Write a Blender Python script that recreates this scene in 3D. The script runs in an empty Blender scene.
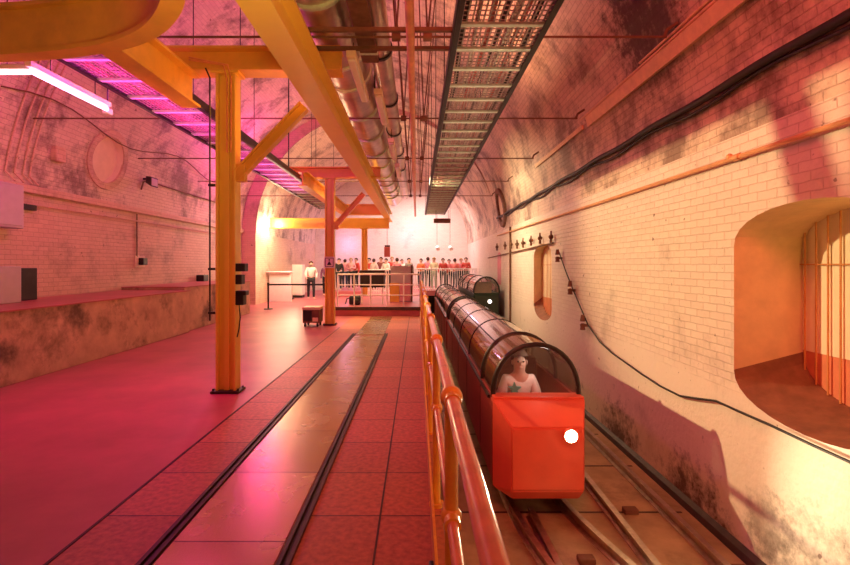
import bpy, bmesh, math, random
from mathutils import Vector, Matrix
random.seed(7)
SC = bpy.context.scene
COL = SC.collection
E = 1.6            # eye height above the platform floor
PI = math.pi

# ------------------------------------------------------------------ helpers
class MB:
    def __init__(self): self.bm = bmesh.new()
    def box(self, c, s, rz=0, rx=0, ry=0, bev=0):
        m = Matrix.Translation(Vector(c)) @ Matrix.Rotation(rz,4,'Z') @ Matrix.Rotation(ry,4,'Y') @ Matrix.Rotation(rx,4,'X') @ Matrix.Diagonal((s[0],s[1],s[2],1))
        r = bmesh.ops.create_cube(self.bm, size=1, matrix=m)
        if bev:
            es = list({e for v in r['verts'] for e in v.link_edges})
            bmesh.ops.bevel(self.bm, geom=es, offset=bev, segments=2, affect='EDGES', profile=.5)
        return self
    def bb(self, x0,x1,y0,y1,z0,z1, bev=0):
        return self.box(((x0+x1)/2,(y0+y1)/2,(z0+z1)/2),(x1-x0,y1-y0,z1-z0),bev=bev)
    def cyl(self, a, b, r, r2=None, seg=16, cap=True):
        a=Vector(a); b=Vector(b); d=b-a
        m = Matrix.Translation((a+b)/2) @ d.to_track_quat('Z','Y').to_matrix().to_4x4()
        bmesh.ops.create_cone(self.bm, cap_ends=cap, segments=seg, radius1=r, radius2=r if r2 is None else r2, depth=d.length, matrix=m)
        return self
    def sph(self, c, r, sc=(1,1,1), seg=18):
        m = Matrix.Translation(Vector(c)) @ Matrix.Diagonal((sc[0],sc[1],sc[2],1))
        bmesh.ops.create_uvsphere(self.bm, u_segments=seg, v_segments=max(8,seg*2//3), radius=r, matrix=m); return self
    def tube(self, pts, r, seg=8):
        pts=[Vector(p) for p in pts]; rings=[]
        n=len(pts); up=None
        for i,p in enumerate(pts):
            t=(pts[min(i+1,n-1)]-pts[max(i-1,0)]).normalized()
            if up is None:
                up=Vector((0,0,1)) if abs(t.z)<.9 else Vector((1,0,0))
            s=t.cross(up).normalized(); up=s.cross(t).normalized()
            rr=r[i] if isinstance(r,(list,tuple)) else r
            rings.append([self.bm.verts.new(p+(s*math.cos(2*PI*k/seg)+up*math.sin(2*PI*k/seg))*rr) for k in range(seg)])
        for a,b in zip(rings,rings[1:]):
            for k in range(seg): self.bm.faces.new((a[k],a[(k+1)%seg],b[(k+1)%seg],b[k]))
        self.bm.faces.new(rings[0][::-1]); self.bm.faces.new(rings[-1]); return self
    def prism(self, outline, f0, f1, loft=None):
        """outline: 2D pts; f0,f1: map (u,v)->3D for both ends"""
        o2 = loft or outline
        a=[self.bm.verts.new(f0(*p)) for p in outline]; b=[self.bm.verts.new(f1(*p)) for p in o2]
        n=len(a)
        for k in range(n): self.bm.faces.new((a[k],a[(k+1)%n],b[(k+1)%n],b[k]))
        self.bm.faces.new(a[::-1]); self.bm.faces.new(b); return self
    def sheet(self, rows, closed=False):
        g=[[self.bm.verts.new(p) for p in r] for r in rows]
        for a,b in zip(g,g[1:]):
            m=len(a)
            for k in range(m if closed else m-1): self.bm.faces.new((a[k],a[(k+1)%m],b[(k+1)%m],b[k]))
        return self
    def hull(self, pts):
        vs=[self.bm.verts.new(p) for p in pts]
        bmesh.ops.convex_hull(self.bm, input=vs); return self
    def sweep(self, section, pts):
        """section: closed list of (side,up) ; pts: horizontal polyline"""
        pts=[Vector(p) for p in pts]; n=len(pts); rows=[]
        for i,p in enumerate(pts):
            t=(pts[min(i+1,n-1)]-pts[max(i-1,0)]).normalized(); s=t.cross(Vector((0,0,1))).normalized()
            rows.append([p+s*a+Vector((0,0,b)) for a,b in section])
        self.sheet(rows, True); return self

W = {}
def obj(name, mb, mat, parent=None, smooth=None, keep=False):
    bm = mb.bm if isinstance(mb,MB) else mb
    bmesh.ops.recalc_face_normals(bm, faces=bm.faces[:])
    me = bpy.data.meshes.new(name)
    if parent is not None: loc = W[parent.name]
    elif keep: loc = Vector((0,0,0))
    else:
        xs=[v.co for v in bm.verts]
        lo=Vector([min(c[i] for c in xs) for i in range(3)]); hi=Vector([max(c[i] for c in xs) for i in range(3)])
        loc=Vector(((lo.x+hi.x)/2,(lo.y+hi.y)/2,lo.z))
    bmesh.ops.translate(bm, verts=bm.verts[:], vec=-loc)
    bm.to_mesh(me); bm.free()
    if smooth is not None:
        for p in me.polygons: p.use_smooth=True
        try: me.set_sharp_from_angle(angle=math.radians(smooth))
        except Exception: pass
    o=bpy.data.objects.new(name, me); COL.objects.link(o)
    if mat: me.materials.append(mat)
    if parent is not None: o.parent=parent
    else: o.location=loc
    W[o.name]=loc
    return o
def thing(name,label,cat,loc,group=None):
    o=bpy.data.objects.new(name,None); COL.objects.link(o); o.location=loc; o.empty_display_size=.1
    W[o.name]=Vector(loc); tag(o,label,cat,group); return o
def tag(o,label=None,cat=None,group=None,kind=None):
    if label: o['label']=label
    if cat: o['category']=cat
    if group: o['group']=group
    if kind: o['kind']=kind
    return o
def struct(name,mb,mat,smooth=None,keep=True):
    o=obj(name,mb,mat,None,smooth,keep); o['kind']='structure'; return o
def uvset(o, fn):
    me=o.data; l=me.uv_layers.new(name='UVMap') if not me.uv_layers else me.uv_layers[0]
    for p in me.polygons:
        for li in p.loop_indices:
            co=me.vertices[me.loops[li].vertex_index].co+o.location
            l.data[li].uv=fn(co,p.normal)
def px(x,y,depth):        # photo position at a depth -> world point
    return Vector(((x-417)*depth/470, depth, E-(y-265)*depth/470))

# ------------------------------------------------------------------ materials
def nodes(name):
    m=bpy.data.materials.new(name); m.use_nodes=True
    nt=m.node_tree; b=nt.nodes['Principled BSDF']; return m,nt,b
def N(nt,t,**k):
    n=nt.nodes.new(t)
    for a,v in k.items():
        if a.startswith('i_'):
            n.inputs[a[2:].replace('_',' ')].default_value=v
        else: setattr(n,a,v)
    return n
def M(name,col,rough=.5,metal=0,var=.12,scale=6,bump=.0,spec=.5,dirt=0,dcol=(.05,.03,.025),coat=0):
    m,nt,b=nodes(name)
    tc=N(nt,'ShaderNodeTexCoord')
    nz=N(nt,'ShaderNodeTexNoise',i_Scale=scale,i_Detail=6,i_Roughness=.6)
    nt.links.new(tc.outputs['Object'],nz.inputs['Vector'])
    cr=N(nt,'ShaderNodeValToRGB')
    c=Vector(col)
    cr.color_ramp.elements[0].position=.3; cr.color_ramp.elements[1].position=.7
    cr.color_ramp.elements[0].color=(*(c*(1-var)),1); cr.color_ramp.elements[1].color=(*[min(1,x) for x in c*(1+var)],1)
    nt.links.new(nz.outputs['Fac'],cr.inputs[0]); out=cr.outputs[0]
    if dirt:
        n2=N(nt,'ShaderNodeTexNoise',i_Scale=scale*.4,i_Detail=9,i_Roughness=.7)
        nt.links.new(tc.outputs['Object'],n2.inputs['Vector'])
        r2=N(nt,'ShaderNodeValToRGB'); r2.color_ramp.elements[0].position=.52; r2.color_ramp.elements[1].position=.66
        r2.color_ramp.elements[0].color=(0,0,0,1); r2.color_ramp.elements[1].color=(dirt,dirt,dirt,1)
        nt.links.new(n2.outputs['Fac'],r2.inputs[0])
        mx=N(nt,'ShaderNodeMixRGB'); mx.inputs[2].default_value=(*dcol,1)
        nt.links.new(r2.outputs[0],mx.inputs[0]); nt.links.new(out,mx.inputs[1]); out=mx.outputs[0]
    nt.links.new(out,b.inputs['Base Color'])
    b.inputs['Roughness'].default_value=rough; b.inputs['Metallic'].default_value=metal
    b.inputs['Specular IOR Level'].default_value=spec; b.inputs['Coat Weight'].default_value=coat
    if bump:
        bp=N(nt,'ShaderNodeBump',i_Strength=bump,i_Distance=.02)
        n3=N(nt,'ShaderNodeTexNoise',i_Scale=scale*5,i_Detail=4)
        nt.links.new(tc.outputs['Object'],n3.inputs['Vector'])
        nt.links.new(n3.outputs['Fac'],bp.inputs['Height']); nt.links.new(bp.outputs[0],b.inputs['Normal'])
    return m
def brick(name,c1,c2,mortar,rough=.55,bw=.24,rh=.085,ms=.006,bump=.5,dirt=.5,dscale=.9,dcol=(.12,.06,.045),thr=(.55,.72),soot=None,plain_below=None):
    m,nt,b=nodes(name)
    uv=N(nt,'ShaderNodeUVMap'); tc=N(nt,'ShaderNodeTexCoord')
    br=N(nt,'ShaderNodeTexBrick',i_Scale=1,i_Mortar_Size=ms,i_Mortar_Smooth=.4,i_Brick_Width=bw,i_Row_Height=rh,i_Bias=.1)
    br.inputs['Color1'].default_value=(*c1,1); br.inputs['Color2'].default_value=(*c2,1); br.inputs['Mortar'].default_value=(*mortar,1)
    wob=N(nt,'ShaderNodeTexNoise',i_Scale=7,i_Detail=2)
    nt.links.new(uv.outputs[0],wob.inputs['Vector'])
    wm=N(nt,'ShaderNodeVectorMath',operation='SCALE'); wm.inputs['Scale'].default_value=.016
    nt.links.new(wob.outputs['Color'],wm.inputs[0])
    wa=N(nt,'ShaderNodeVectorMath',operation='ADD'); nt.links.new(uv.outputs[0],wa.inputs[0]); nt.links.new(wm.outputs[0],wa.inputs[1])
    nt.links.new(wa.outputs[0],br.inputs['Vector'])
    n=N(nt,'ShaderNodeTexNoise',i_Scale=dscale,i_Detail=10,i_Roughness=.7); nt.links.new(tc.outputs['Object'],n.inputs['Vector'])
    cr=N(nt,'ShaderNodeValToRGB'); cr.color_ramp.elements[0].position=thr[0]; cr.color_ramp.elements[1].position=thr[1]
    cr.color_ramp.elements[0].color=(0,0,0,1); cr.color_ramp.elements[1].color=(dirt,dirt,dirt,1)
    nt.links.new(n.outputs['Fac'],cr.inputs[0])
    brc=br.outputs['Color']; pm=None
    if plain_below is not None:      # smooth rendered plaster on the lower part of the wall
        sx=N(nt,'ShaderNodeSeparateXYZ'); nt.links.new(tc.outputs['Object'],sx.inputs[0])
        za=N(nt,'ShaderNodeMath',operation='MULTIPLY_ADD'); za.inputs[1].default_value=.9; nt.links.new(n.outputs['Fac'],za.inputs[0]); nt.links.new(sx.outputs['Z'],za.inputs[2])
        pm=N(nt,'ShaderNodeMapRange'); pm.inputs['From Min'].default_value=plain_below+.55; pm.inputs['From Max'].default_value=plain_below+.4; nt.links.new(za.outputs[0],pm.inputs['Value'])
        px_=N(nt,'ShaderNodeMixRGB'); nt.links.new(pm.outputs[0],px_.inputs[0]); nt.links.new(brc,px_.inputs[1]); px_.inputs[2].default_value=(*[c*.97 for c in c1],1); brc=px_.outputs[0]
    mx=N(nt,'ShaderNodeMixRGB'); mx.inputs[2].default_value=(*dcol,1)
    nt.links.new(cr.outputs[0],mx.inputs[0]); nt.links.new(brc,mx.inputs[1]); out=mx.outputs[0]
    # small chips of missing paint
    n4=N(nt,'ShaderNodeTexNoise',i_Scale=9,i_Detail=3); nt.links.new(tc.outputs['Object'],n4.inputs['Vector'])
    c4=N(nt,'ShaderNodeValToRGB'); c4.color_ramp.elements[0].position=.70; c4.color_ramp.elements[1].position=.74
    c4.color_ramp.elements[0].color=(0,0,0,1); c4.color_ramp.elements[1].color=(.75,.75,.75,1)
    nt.links.new(n4.outputs['Fac'],c4.inputs[0])
    m4=N(nt,'ShaderNodeMixRGB'); m4.inputs[2].default_value=(.16,.08,.06,1)
    nt.links.new(c4.outputs[0],m4.inputs[0]); nt.links.new(out,m4.inputs[1]); out=m4.outputs[0]
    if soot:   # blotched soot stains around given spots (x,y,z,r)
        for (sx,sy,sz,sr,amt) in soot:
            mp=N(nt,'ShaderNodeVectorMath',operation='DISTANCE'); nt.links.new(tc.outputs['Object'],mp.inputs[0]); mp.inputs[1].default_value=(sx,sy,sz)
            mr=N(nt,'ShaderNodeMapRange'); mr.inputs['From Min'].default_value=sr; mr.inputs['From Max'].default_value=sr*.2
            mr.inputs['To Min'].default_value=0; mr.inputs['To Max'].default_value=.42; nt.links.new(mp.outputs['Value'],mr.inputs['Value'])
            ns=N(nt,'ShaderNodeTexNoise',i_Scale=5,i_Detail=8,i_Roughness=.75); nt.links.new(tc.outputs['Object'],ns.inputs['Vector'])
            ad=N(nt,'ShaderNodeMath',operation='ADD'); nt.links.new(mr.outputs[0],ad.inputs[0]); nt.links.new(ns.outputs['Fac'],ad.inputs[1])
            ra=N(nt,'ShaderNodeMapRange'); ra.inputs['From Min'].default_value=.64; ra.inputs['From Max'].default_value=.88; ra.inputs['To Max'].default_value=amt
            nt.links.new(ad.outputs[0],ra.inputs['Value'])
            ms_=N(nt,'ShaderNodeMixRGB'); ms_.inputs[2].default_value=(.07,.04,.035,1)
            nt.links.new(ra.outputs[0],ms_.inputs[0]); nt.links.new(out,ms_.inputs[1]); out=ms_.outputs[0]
    nt.links.new(out,b.inputs['Base Color']); b.inputs['Roughness'].default_value=rough
    ad=N(nt,'ShaderNodeMath',operation='MULTIPLY_ADD'); ad.inputs[1].default_value=-.9
    if pm:
        iv=N(nt,'ShaderNodeMath',operation='SUBTRACT'); iv.inputs[0].default_value=1; nt.links.new(pm.outputs[0],iv.inputs[1])
        mm=N(nt,'ShaderNodeMath',operation='MULTIPLY'); nt.links.new(br.outputs['Fac'],mm.inputs[0]); nt.links.new(iv.outputs[0],mm.inputs[1]); nt.links.new(mm.outputs[0],ad.inputs[0])
    else: nt.links.new(br.outputs['Fac'],ad.inputs[0])
    n3=N(nt,'ShaderNodeTexNoise',i_Scale=14,i_Detail=5); nt.links.new(tc.outputs['Object'],n3.inputs['Vector']); nt.links.new(n3.outputs['Fac'],ad.inputs[2])
    bp=N(nt,'ShaderNodeBump',i_Strength=bump,i_Distance=.012); nt.links.new(ad.outputs[0],bp.inputs['Height']); nt.links.new(bp.outputs[0],b.inputs['Normal'])
    return m
def emit(name,col,s):
    m,nt,b=nodes(name); b.inputs['Base Color'].default_value=(*col,1)
    b.inputs['Emission Color'].default_value=(*col,1); b.inputs['Emission Strength'].default_value=s; return m
def glassy(name,col,alpha,rough=.08):
    m,nt,b=nodes(name)
    n=N(nt,'ShaderNodeTexNoise',i_Scale=3,i_Detail=4); tc=N(nt,'ShaderNodeTexCoord'); nt.links.new(tc.outputs['Object'],n.inputs['Vector'])
    bp=N(nt,'ShaderNodeBump',i_Strength=.12,i_Distance=.03); nt.links.new(n.outputs['Fac'],bp.inputs['Height']); nt.links.new(bp.outputs[0],b.inputs['Normal'])
    b.inputs['Base Color'].default_value=(*col,1); b.inputs['Alpha'].default_value=alpha
    b.inputs['Roughness'].default_value=rough; b.inputs['Coat Weight'].default_value=.6; b.inputs['Specular IOR Level'].default_value=.9
    return m

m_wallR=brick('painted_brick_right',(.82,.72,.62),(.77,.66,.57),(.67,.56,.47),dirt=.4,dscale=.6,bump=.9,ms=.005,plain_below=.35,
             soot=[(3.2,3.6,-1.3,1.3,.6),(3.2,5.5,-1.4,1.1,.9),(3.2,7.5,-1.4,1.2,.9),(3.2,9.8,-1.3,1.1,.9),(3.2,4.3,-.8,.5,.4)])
m_vault=brick('painted_brick_vault',(.78,.63,.50),(.70,.55,.43),(.58,.44,.34),dirt=.78,dscale=1.1,bump=.9,thr=(.47,.62),
              soot=[(2.87,6.0,4.75,1.5,.95),(2.5,4.2,5.4,1.5,.9),(1.4,6.5,6.6,1.5,.8),(2.9,17.5,4.0,1.1,.85),(.6,8,7.2,1.8,.6),(0,5.0,7.4,2.5,.7),(1.9,12,6,1.2,.5)])
m_wallL=brick('painted_brick_left',(.74,.52,.38),(.68,.46,.33),(.58,.39,.28),dirt=.5,dscale=.6,bump=.7,thr=(.52,.66))
m_low=M('grimy_plaster',(.56,.36,.25),rough=.75,var=.25,scale=2.6,bump=.5,dirt=.85,dcol=(.07,.045,.035))
m_floor=M('painted_concrete_floor',(.50,.13,.15),rough=.40,var=.18,scale=1.3,bump=.06)
m_plain=M('concrete',(.42,.33,.27),rough=.8,var=.2,scale=2,bump=.3,dirt=.6)
m_track=M('track_concrete',(.42,.32,.18),rough=.6,var=.3,scale=2.2,bump=.4,dirt=.6)
m_yellow=M('yellow_steel_paint',(.88,.57,.11),rough=.38,var=.04,scale=3)
m_orange=M('orange_steel_paint',(.86,.45,.08),rough=.4,var=.1,scale=3,dirt=.2,dcol=(.3,.1,.03))
m_rail=M('handrail_yellow',(.90,.55,.07),rough=.32,var=.12,scale=9,dirt=.35,dcol=(.55,.15,.04),coat=.3)
m_railp=M('handrail_worn_pink',(.85,.36,.2),rough=.3,var=.15,scale=9,dirt=.5,dcol=(.45,.12,.05),coat=.3)
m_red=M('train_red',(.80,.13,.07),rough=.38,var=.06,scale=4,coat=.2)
m_redlow=M('dark_red_and_train_shade',(.30,.035,.025),rough=.45,var=.1,scale=4)  # train sides: shade put into a darker red; the loudspeaker's own colour
m_blk=M('black_rubber',(.02,.017,.017),rough=.5,var=.3)
m_blkm=M('black_steel',(.03,.025,.025),rough=.38,metal=.3,var=.3)
m_dkgreen=M('dark_green_paint',(.02,.035,.022),rough=.4,var=.2)
m_galv=M('galvanised_steel',(.60,.74,.60),rough=.42,metal=.25,var=.15,scale=12)
m_duct=M('spiral_duct_steel',(.55,.45,.38),rough=.32,metal=.85,var=.25,scale=3)
m_steel=M('tread_plate_steel',(.72,.60,.50),rough=.33,metal=.8,var=.15,scale=4)
m_railm=M('rail_steel',(.52,.42,.34),rough=.28,metal=.9,var=.3,scale=8)
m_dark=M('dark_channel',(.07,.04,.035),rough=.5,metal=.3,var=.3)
m_grey=M('grey_cabinet_paint',(.55,.48,.50),rough=.45,var=.06)
m_white=M('white_paint',(.85,.8,.76),rough=.4,var=.05)
m_cream=M('cream_paint',(.85,.72,.5),rough=.5,var=.08)
m_disc=M('pale_recess_plaster',(.88,.76,.60),rough=.6,var=.06)
m_soot=M('sooty_brick',(.20,.12,.09),rough=.8,var=.5,scale=7,bump=.5)
m_rope=M('worn_cream_board',(.85,.66,.42),rough=.55,var=.12,scale=8)
m_pipeO=M('orange_pipe',(.78,.30,.12),rough=.4,var=.2,scale=5)
m_rust=M('rusty_iron',(.2,.1,.06),rough=.7,metal=.3,var=.3)
m_cop=M('conduit_copper',(.75,.42,.2),rough=.4,metal=.3,var=.15)
m_pan=M('lower_panel_red_lit',(.72,.25,.14),rough=.5,var=.1)  # redder lighting low on the niche back, put into the colour
m_bars=M('orange_bar_paint',(.62,.28,.10),rough=.45,var=.1)
m_niche=M('niche_plaster',(.74,.56,.36),rough=.7,var=.1,scale=5,bump=.2)
m_sill=M('shaded_niche_sill',(.24,.10,.065),rough=.75,var=.25,scale=6,bump=.3)  # shade on the sill is put into its dark colour
m_pinkn=M('pink_niche_plaster',(.75,.3,.36),rough=.6)
m_skin=M('skin',(.68,.42,.33),rough=.5,var=.05)
m_canopy=glassy('smoked_canopy',(.13,.055,.03),.90,.09)
m_wind=glassy('clear_windscreen',(.8,.8,.75),.10,.03)
m_tubep=emit('pink_lamp_tube',(1,.42,.80),7)
m_tubew=emit('pink_white_lamp_tube',(1,.62,.66),5)
m_head=emit('headlight_lens',(1,.86,.62),60)
m_head2=emit('small_headlight_lens',(1,.9,.8),4)
m_litpan=M('pale_panel',(.93,.86,.66),rough=.5,var=.04)

def floor_mat():
    m,nt,b=nodes('red_floor_slabs')
    uv=N(nt,'ShaderNodeUVMap'); br=N(nt,'ShaderNodeTexBrick',i_Scale=1,i_Mortar_Size=.007,i_Brick_Width=30,i_Row_Height=.62,i_Mortar_Smooth=.2)
    br.inputs['Color1'].default_value=(.64,.22,.14,1); br.inputs['Color2'].default_value=(.50,.17,.11,1); br.inputs['Mortar'].default_value=(.12,.05,.045,1)
    nt.links.new(uv.outputs[0],br.inputs['Vector'])
    n=N(nt,'ShaderNodeTexNoise',i_Scale=26,i_Detail=6); nt.links.new(uv.outputs[0],n.inputs['Vector'])
    mx=N(nt,'ShaderNodeMixRGB',blend_type='MULTIPLY'); mx.inputs[0].default_value=.7
    cr=N(nt,'ShaderNodeValToRGB'); cr.color_ramp.elements[0].position=.3; cr.color_ramp.elements[0].color=(.55,.5,.5,1); cr.color_ramp.elements[1].position=.65; cr.color_ramp.elements[1].color=(1.15,1.1,1.05,1)
    nt.links.new(n.outputs['Fac'],cr.inputs[0]); nt.links.new(br.outputs['Color'],mx.inputs[1]); nt.links.new(cr.outputs[0],mx.inputs[2])
    nt.links.new(mx.outputs[0],b.inputs['Base Color']); b.inputs['Roughness'].default_value=.5
    bp=N(nt,'ShaderNodeBump',i_Strength=.35,i_Distance=.01); nt.links.new(n.outputs['Fac'],bp.inputs['Height']); nt.links.new(bp.outputs[0],b.inputs['Normal'])
    return m
m_slab=floor_mat()
def tread_mat():
    m,nt,b=nodes('steel_tread_plates')
    uv=N(nt,'ShaderNodeUVMap'); br=N(nt,'ShaderNodeTexBrick',i_Scale=1,i_Mortar_Size=.006,i_Brick_Width=30,i_Row_Height=.9,i_Mortar_Smooth=.2)
    br.inputs['Color1'].default_value=(.54,.40,.19,1); br.inputs['Color2'].default_value=(.44,.33,.16,1); br.inputs['Mortar'].default_value=(.12,.07,.05,1)
    nt.links.new(uv.outputs[0],br.inputs['Vector']); nt.links.new(br.outputs['Color'],b.inputs['Base Color'])
    b.inputs['Metallic'].default_value=.8
    ck=N(nt,'ShaderNodeTexVoronoi',i_Scale=42,feature='DISTANCE_TO_EDGE'); nt.links.new(uv.outputs[0],ck.inputs['Vector'])
    bp=N(nt,'ShaderNodeBump',i_Strength=.25,i_Distance=.004); nt.links.new(ck.outputs['Distance'],bp.inputs['Height']); nt.links.new(bp.outputs[0],b.inputs['Normal'])
    n=N(nt,'ShaderNodeTexNoise',i_Scale=2.5,i_Detail=6); nt.links.new(uv.outputs[0],n.inputs['Vector'])
    mr=N(nt,'ShaderNodeMapRange'); mr.inputs['To Min'].default_value=.16; mr.inputs['To Max'].default_value=.36; nt.links.new(n.outputs['Fac'],mr.inputs['Value']); nt.links.new(mr.outputs[0],b.inputs['Roughness'])
    return m
m_tread=tread_mat()

# ------------------------------------------------------------------ the tunnel
XL,XR=-7.05,3.21; ZS=2.9; CX=(XL+XR)/2; R=(XR-XL)/2; TB=-1.25
Y0,Y1,YE=-3.0,19.0,30.0
def vault_pt(a,y,r=R,cx=CX): return Vector((cx+r*math.cos(a),y,ZS+r*math.sin(a)))
def vault_x(z,side=1,off=0): return CX+side*(math.sqrt(max(0,R*R-(z-ZS)**2))-off)
def uv_yz(co,n): return (co.y,co.z) if abs(n.x)>=abs(n.y) else (co.x,co.z)

# vault with thickness, round recess cut on the left
mb=MB(); na=56
ny=34
def vault_rows(r,cx,y0,y1,n): return [[vault_pt(PI*k/na,y0+(y1-y0)*j/n,r,cx) for k in range(na+1)] for j in range(n+1)]
mb.sheet(vault_rows(R,CX,Y0,Y1,ny))
ceil=struct('ceiling',mb,m_vault,60)
uvset(ceil,lambda co,n:(co.y, R*math.atan2(co.z-ZS,co.x-CX)))
CI=px(104,160,10.5*312/313); CIY=10.55
CIZ=E+105/312*7.0
bpy.context.view_layer.update()
so=ceil.modifiers.new('s','SOLIDIFY'); so.thickness=.5; so.offset=1
def bool_cut(o,cutter_bm,mat):
    me=bpy.data.meshes.new('cut'); bmesh.ops.recalc_face_normals(cutter_bm,faces=cutter_bm.faces[:]); cutter_bm.to_mesh(me); cutter_bm.free(); me.materials.append(mat)
    c=bpy.data.objects.new('cut',me); COL.objects.link(c)
    md=o.modifiers.new('b','BOOLEAN'); md.object=c; md.operation='DIFFERENCE'; md.solver='EXACT'; md.material_mode='TRANSFER'
    bpy.context.view_layer.update()
    dg=bpy.context.evaluated_depsgraph_get(); nm=bpy.data.meshes.new_from_object(o.evaluated_get(dg))
    o.modifiers.clear(); old=o.data; o.data=nm; bpy.data.objects.remove(c); bpy.data.meshes.remove(me); bpy.data.meshes.remove(old)
ceil.modifiers.clear()
# solidify outward: normals of the sheet may point either way, so thickness is built by hand
bpy.data.objects.remove(ceil)
mb=MB()
inner=vault_rows(R,CX,Y0,Y1,ny); outer=vault_rows(R+.5,CX,Y0,Y1,ny)
gi=[[mb.bm.verts.new(p) for p in r] for r in inner]; go=[[mb.bm.verts.new(p) for p in r] for r in outer]
for j in range(ny):
    for k in range(na):
        mb.bm.faces.new((gi[j][k],gi[j][k+1],gi[j+1][k+1],gi[j+1][k])); mb.bm.faces.new((go[j][k],go[j+1][k],go[j+1][k+1],go[j][k+1]))
for j in range(ny):
    for k in (0,na): mb.bm.faces.new((gi[j][k],gi[j+1][k],go[j+1][k],go[j][k]))
for k in range(na):
    for j in (0,ny): mb.bm.faces.new((gi[j][k],gi[j][k+1],go[j][k+1],go[j][k]))
ceil=struct('ceiling',mb,m_vault,60)
ceil.name='ceiling'
cx_=vault_x(CIZ,-1)
cb=MB(); nrm=Vector((CX-cx_,0,ZS-CIZ)).normalized()
cc=Vector((cx_,CIY,CIZ))
cb.cyl(cc-nrm*.15,cc+nrm*.5,.52,seg=48)
bool_cut(ceil,cb.bm,m_disc)
for p in ceil.data.polygons: p.use_smooth=True
try: ceil.data.set_sharp_from_angle(angle=math.radians(25))
except Exception: pass
uvset(ceil,lambda co,n:(co.y, R*math.atan2(co.z-ZS,co.x-CX)))
# moulded brick ring round the recess
mb=MB(); t1=nrm.cross(Vector((0,1,0))).normalized()
def on_vault(y,z,side=-1,off=.0): return Vector((vault_x(z,side,off),y,z))
rows=[]
for i in range(49):
    a=2*PI*i/48; row=[]
    for (rr,hh) in ((.52,-.02),(.52,.03),(.66,.03),(.68,-.04)):
        y=CIY+rr*math.cos(a); z=CIZ+rr*math.sin(a)*abs(t1.z)
        p=on_vault(y,z,-1,0); row.append(p+nrm*hh)
    rows.append(row)
mb.sheet(rows)
o=struct('trim_1',mb,m_wallL,40)
uvset(o,lambda co,n:(co.y,co.z))

# narrower vault beyond the step
R2=4.86; CX2=XR-R2
mb=MB(); mb.sheet(vault_rows(R2,CX2,Y1,YE,14))
o=struct('ceiling_far',mb,m_vault,60); uvset(o,lambda co,n:(co.y,R2*math.atan2(co.z-ZS,co.x-CX2)))
mb=MB()
mb.sheet([[vault_pt(PI*k/na,Y1-.02,R+.1,CX) for k in range(na+1)],[vault_pt(PI*k/na,Y1-.02,R2,CX2) for k in range(na+1)]])
XL2=CX2-R2
mb.bb(XL-.1,XL2,Y1-.05,Y1,0,ZS)
o=struct('wall_step',mb,m_wallL); uvset(o,uv_yz)
mb=MB(); mb.bb(XL2-.3,XL2,Y1,YE,0,ZS)
o=struct('wall_left_far',mb,m_wallL); uvset(o,uv_yz)
# left wall + ledge
mb=MB(); mb.bb(XL-.3,XL,Y0,Y1,0,ZS)
o=struct('wall_left',mb,m_wallL); uvset(o,uv_yz)
mb=MB(); mb.bb(XL,XL+.10,Y0,Y1-.05,E+1.30,E+1.44,bev=.02)
o=struct('trim_2',mb,m_wallL); uvset(o,uv_yz)
# raised side platform along the left wall
BX=-5.42
mb=MB(); mb.bb(XL,BX,Y0,11.2,0,.98,bev=.015); mb.bb(XL,BX-.12,11.2,15.6,0,1.06,bev=.015)
o=struct('side_platform',mb,m_low); uvset(o,lambda co,n:(co.y,co.z) if abs(n.z)<.7 else (co.y,co.x))
mb=MB(); mb.bb(XL,BX+.03,Y0,11.2,.98,1.0); mb.bb(XL,BX-.10,11.2,15.6,1.06,1.08)
struct('trim_3',mb,m_floor)

# ---- right wall with two arched niches
def niche_outline(yc,w,zs,za,zb,zl,n=14):
    """closed loop (y,z): flat arch top and curved bottom"""
    h=w/2; pts=[]
    for i in range(n+1):
        t=-math.cos(PI*i/n); pts.append((yc+h*t, zs+(za-zs)*math.sqrt(max(0,1-t*t))**.9))
    for i in range(n+1):
        t=math.cos(PI*i/n); pts.append((yc+h*t, zl-(zl-zb)*math.sqrt(max(0,1-t*t))**.9))
    return pts
NW=1.72
niches=[(3.90,),(12.05,)]
loops=[]
mb=MB(); bm=mb.bm
def addloop(pts,x):
    vs=[bm.verts.new((x,p[0],p[1])) for p in pts]; return [bm.edges.new((vs[k],vs[(k+1)%len(vs)])) for k in range(len(vs))],vs
es=[]
e,_=addloop([(Y0,TB),(YE,TB),(YE,ZS),(Y0,ZS)],XR); es+=e
outl=[niche_outline(c[0],NW,E+.19,E+.54,E-1.41,E-1.06) for c in niches]
for ol in outl: e,_=addloop(ol,XR); es+=e
bmesh.ops.triangle_fill(bm,use_beauty=True,use_dissolve=False,edges=es)
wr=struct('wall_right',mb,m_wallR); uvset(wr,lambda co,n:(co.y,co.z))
ND=.70
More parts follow.
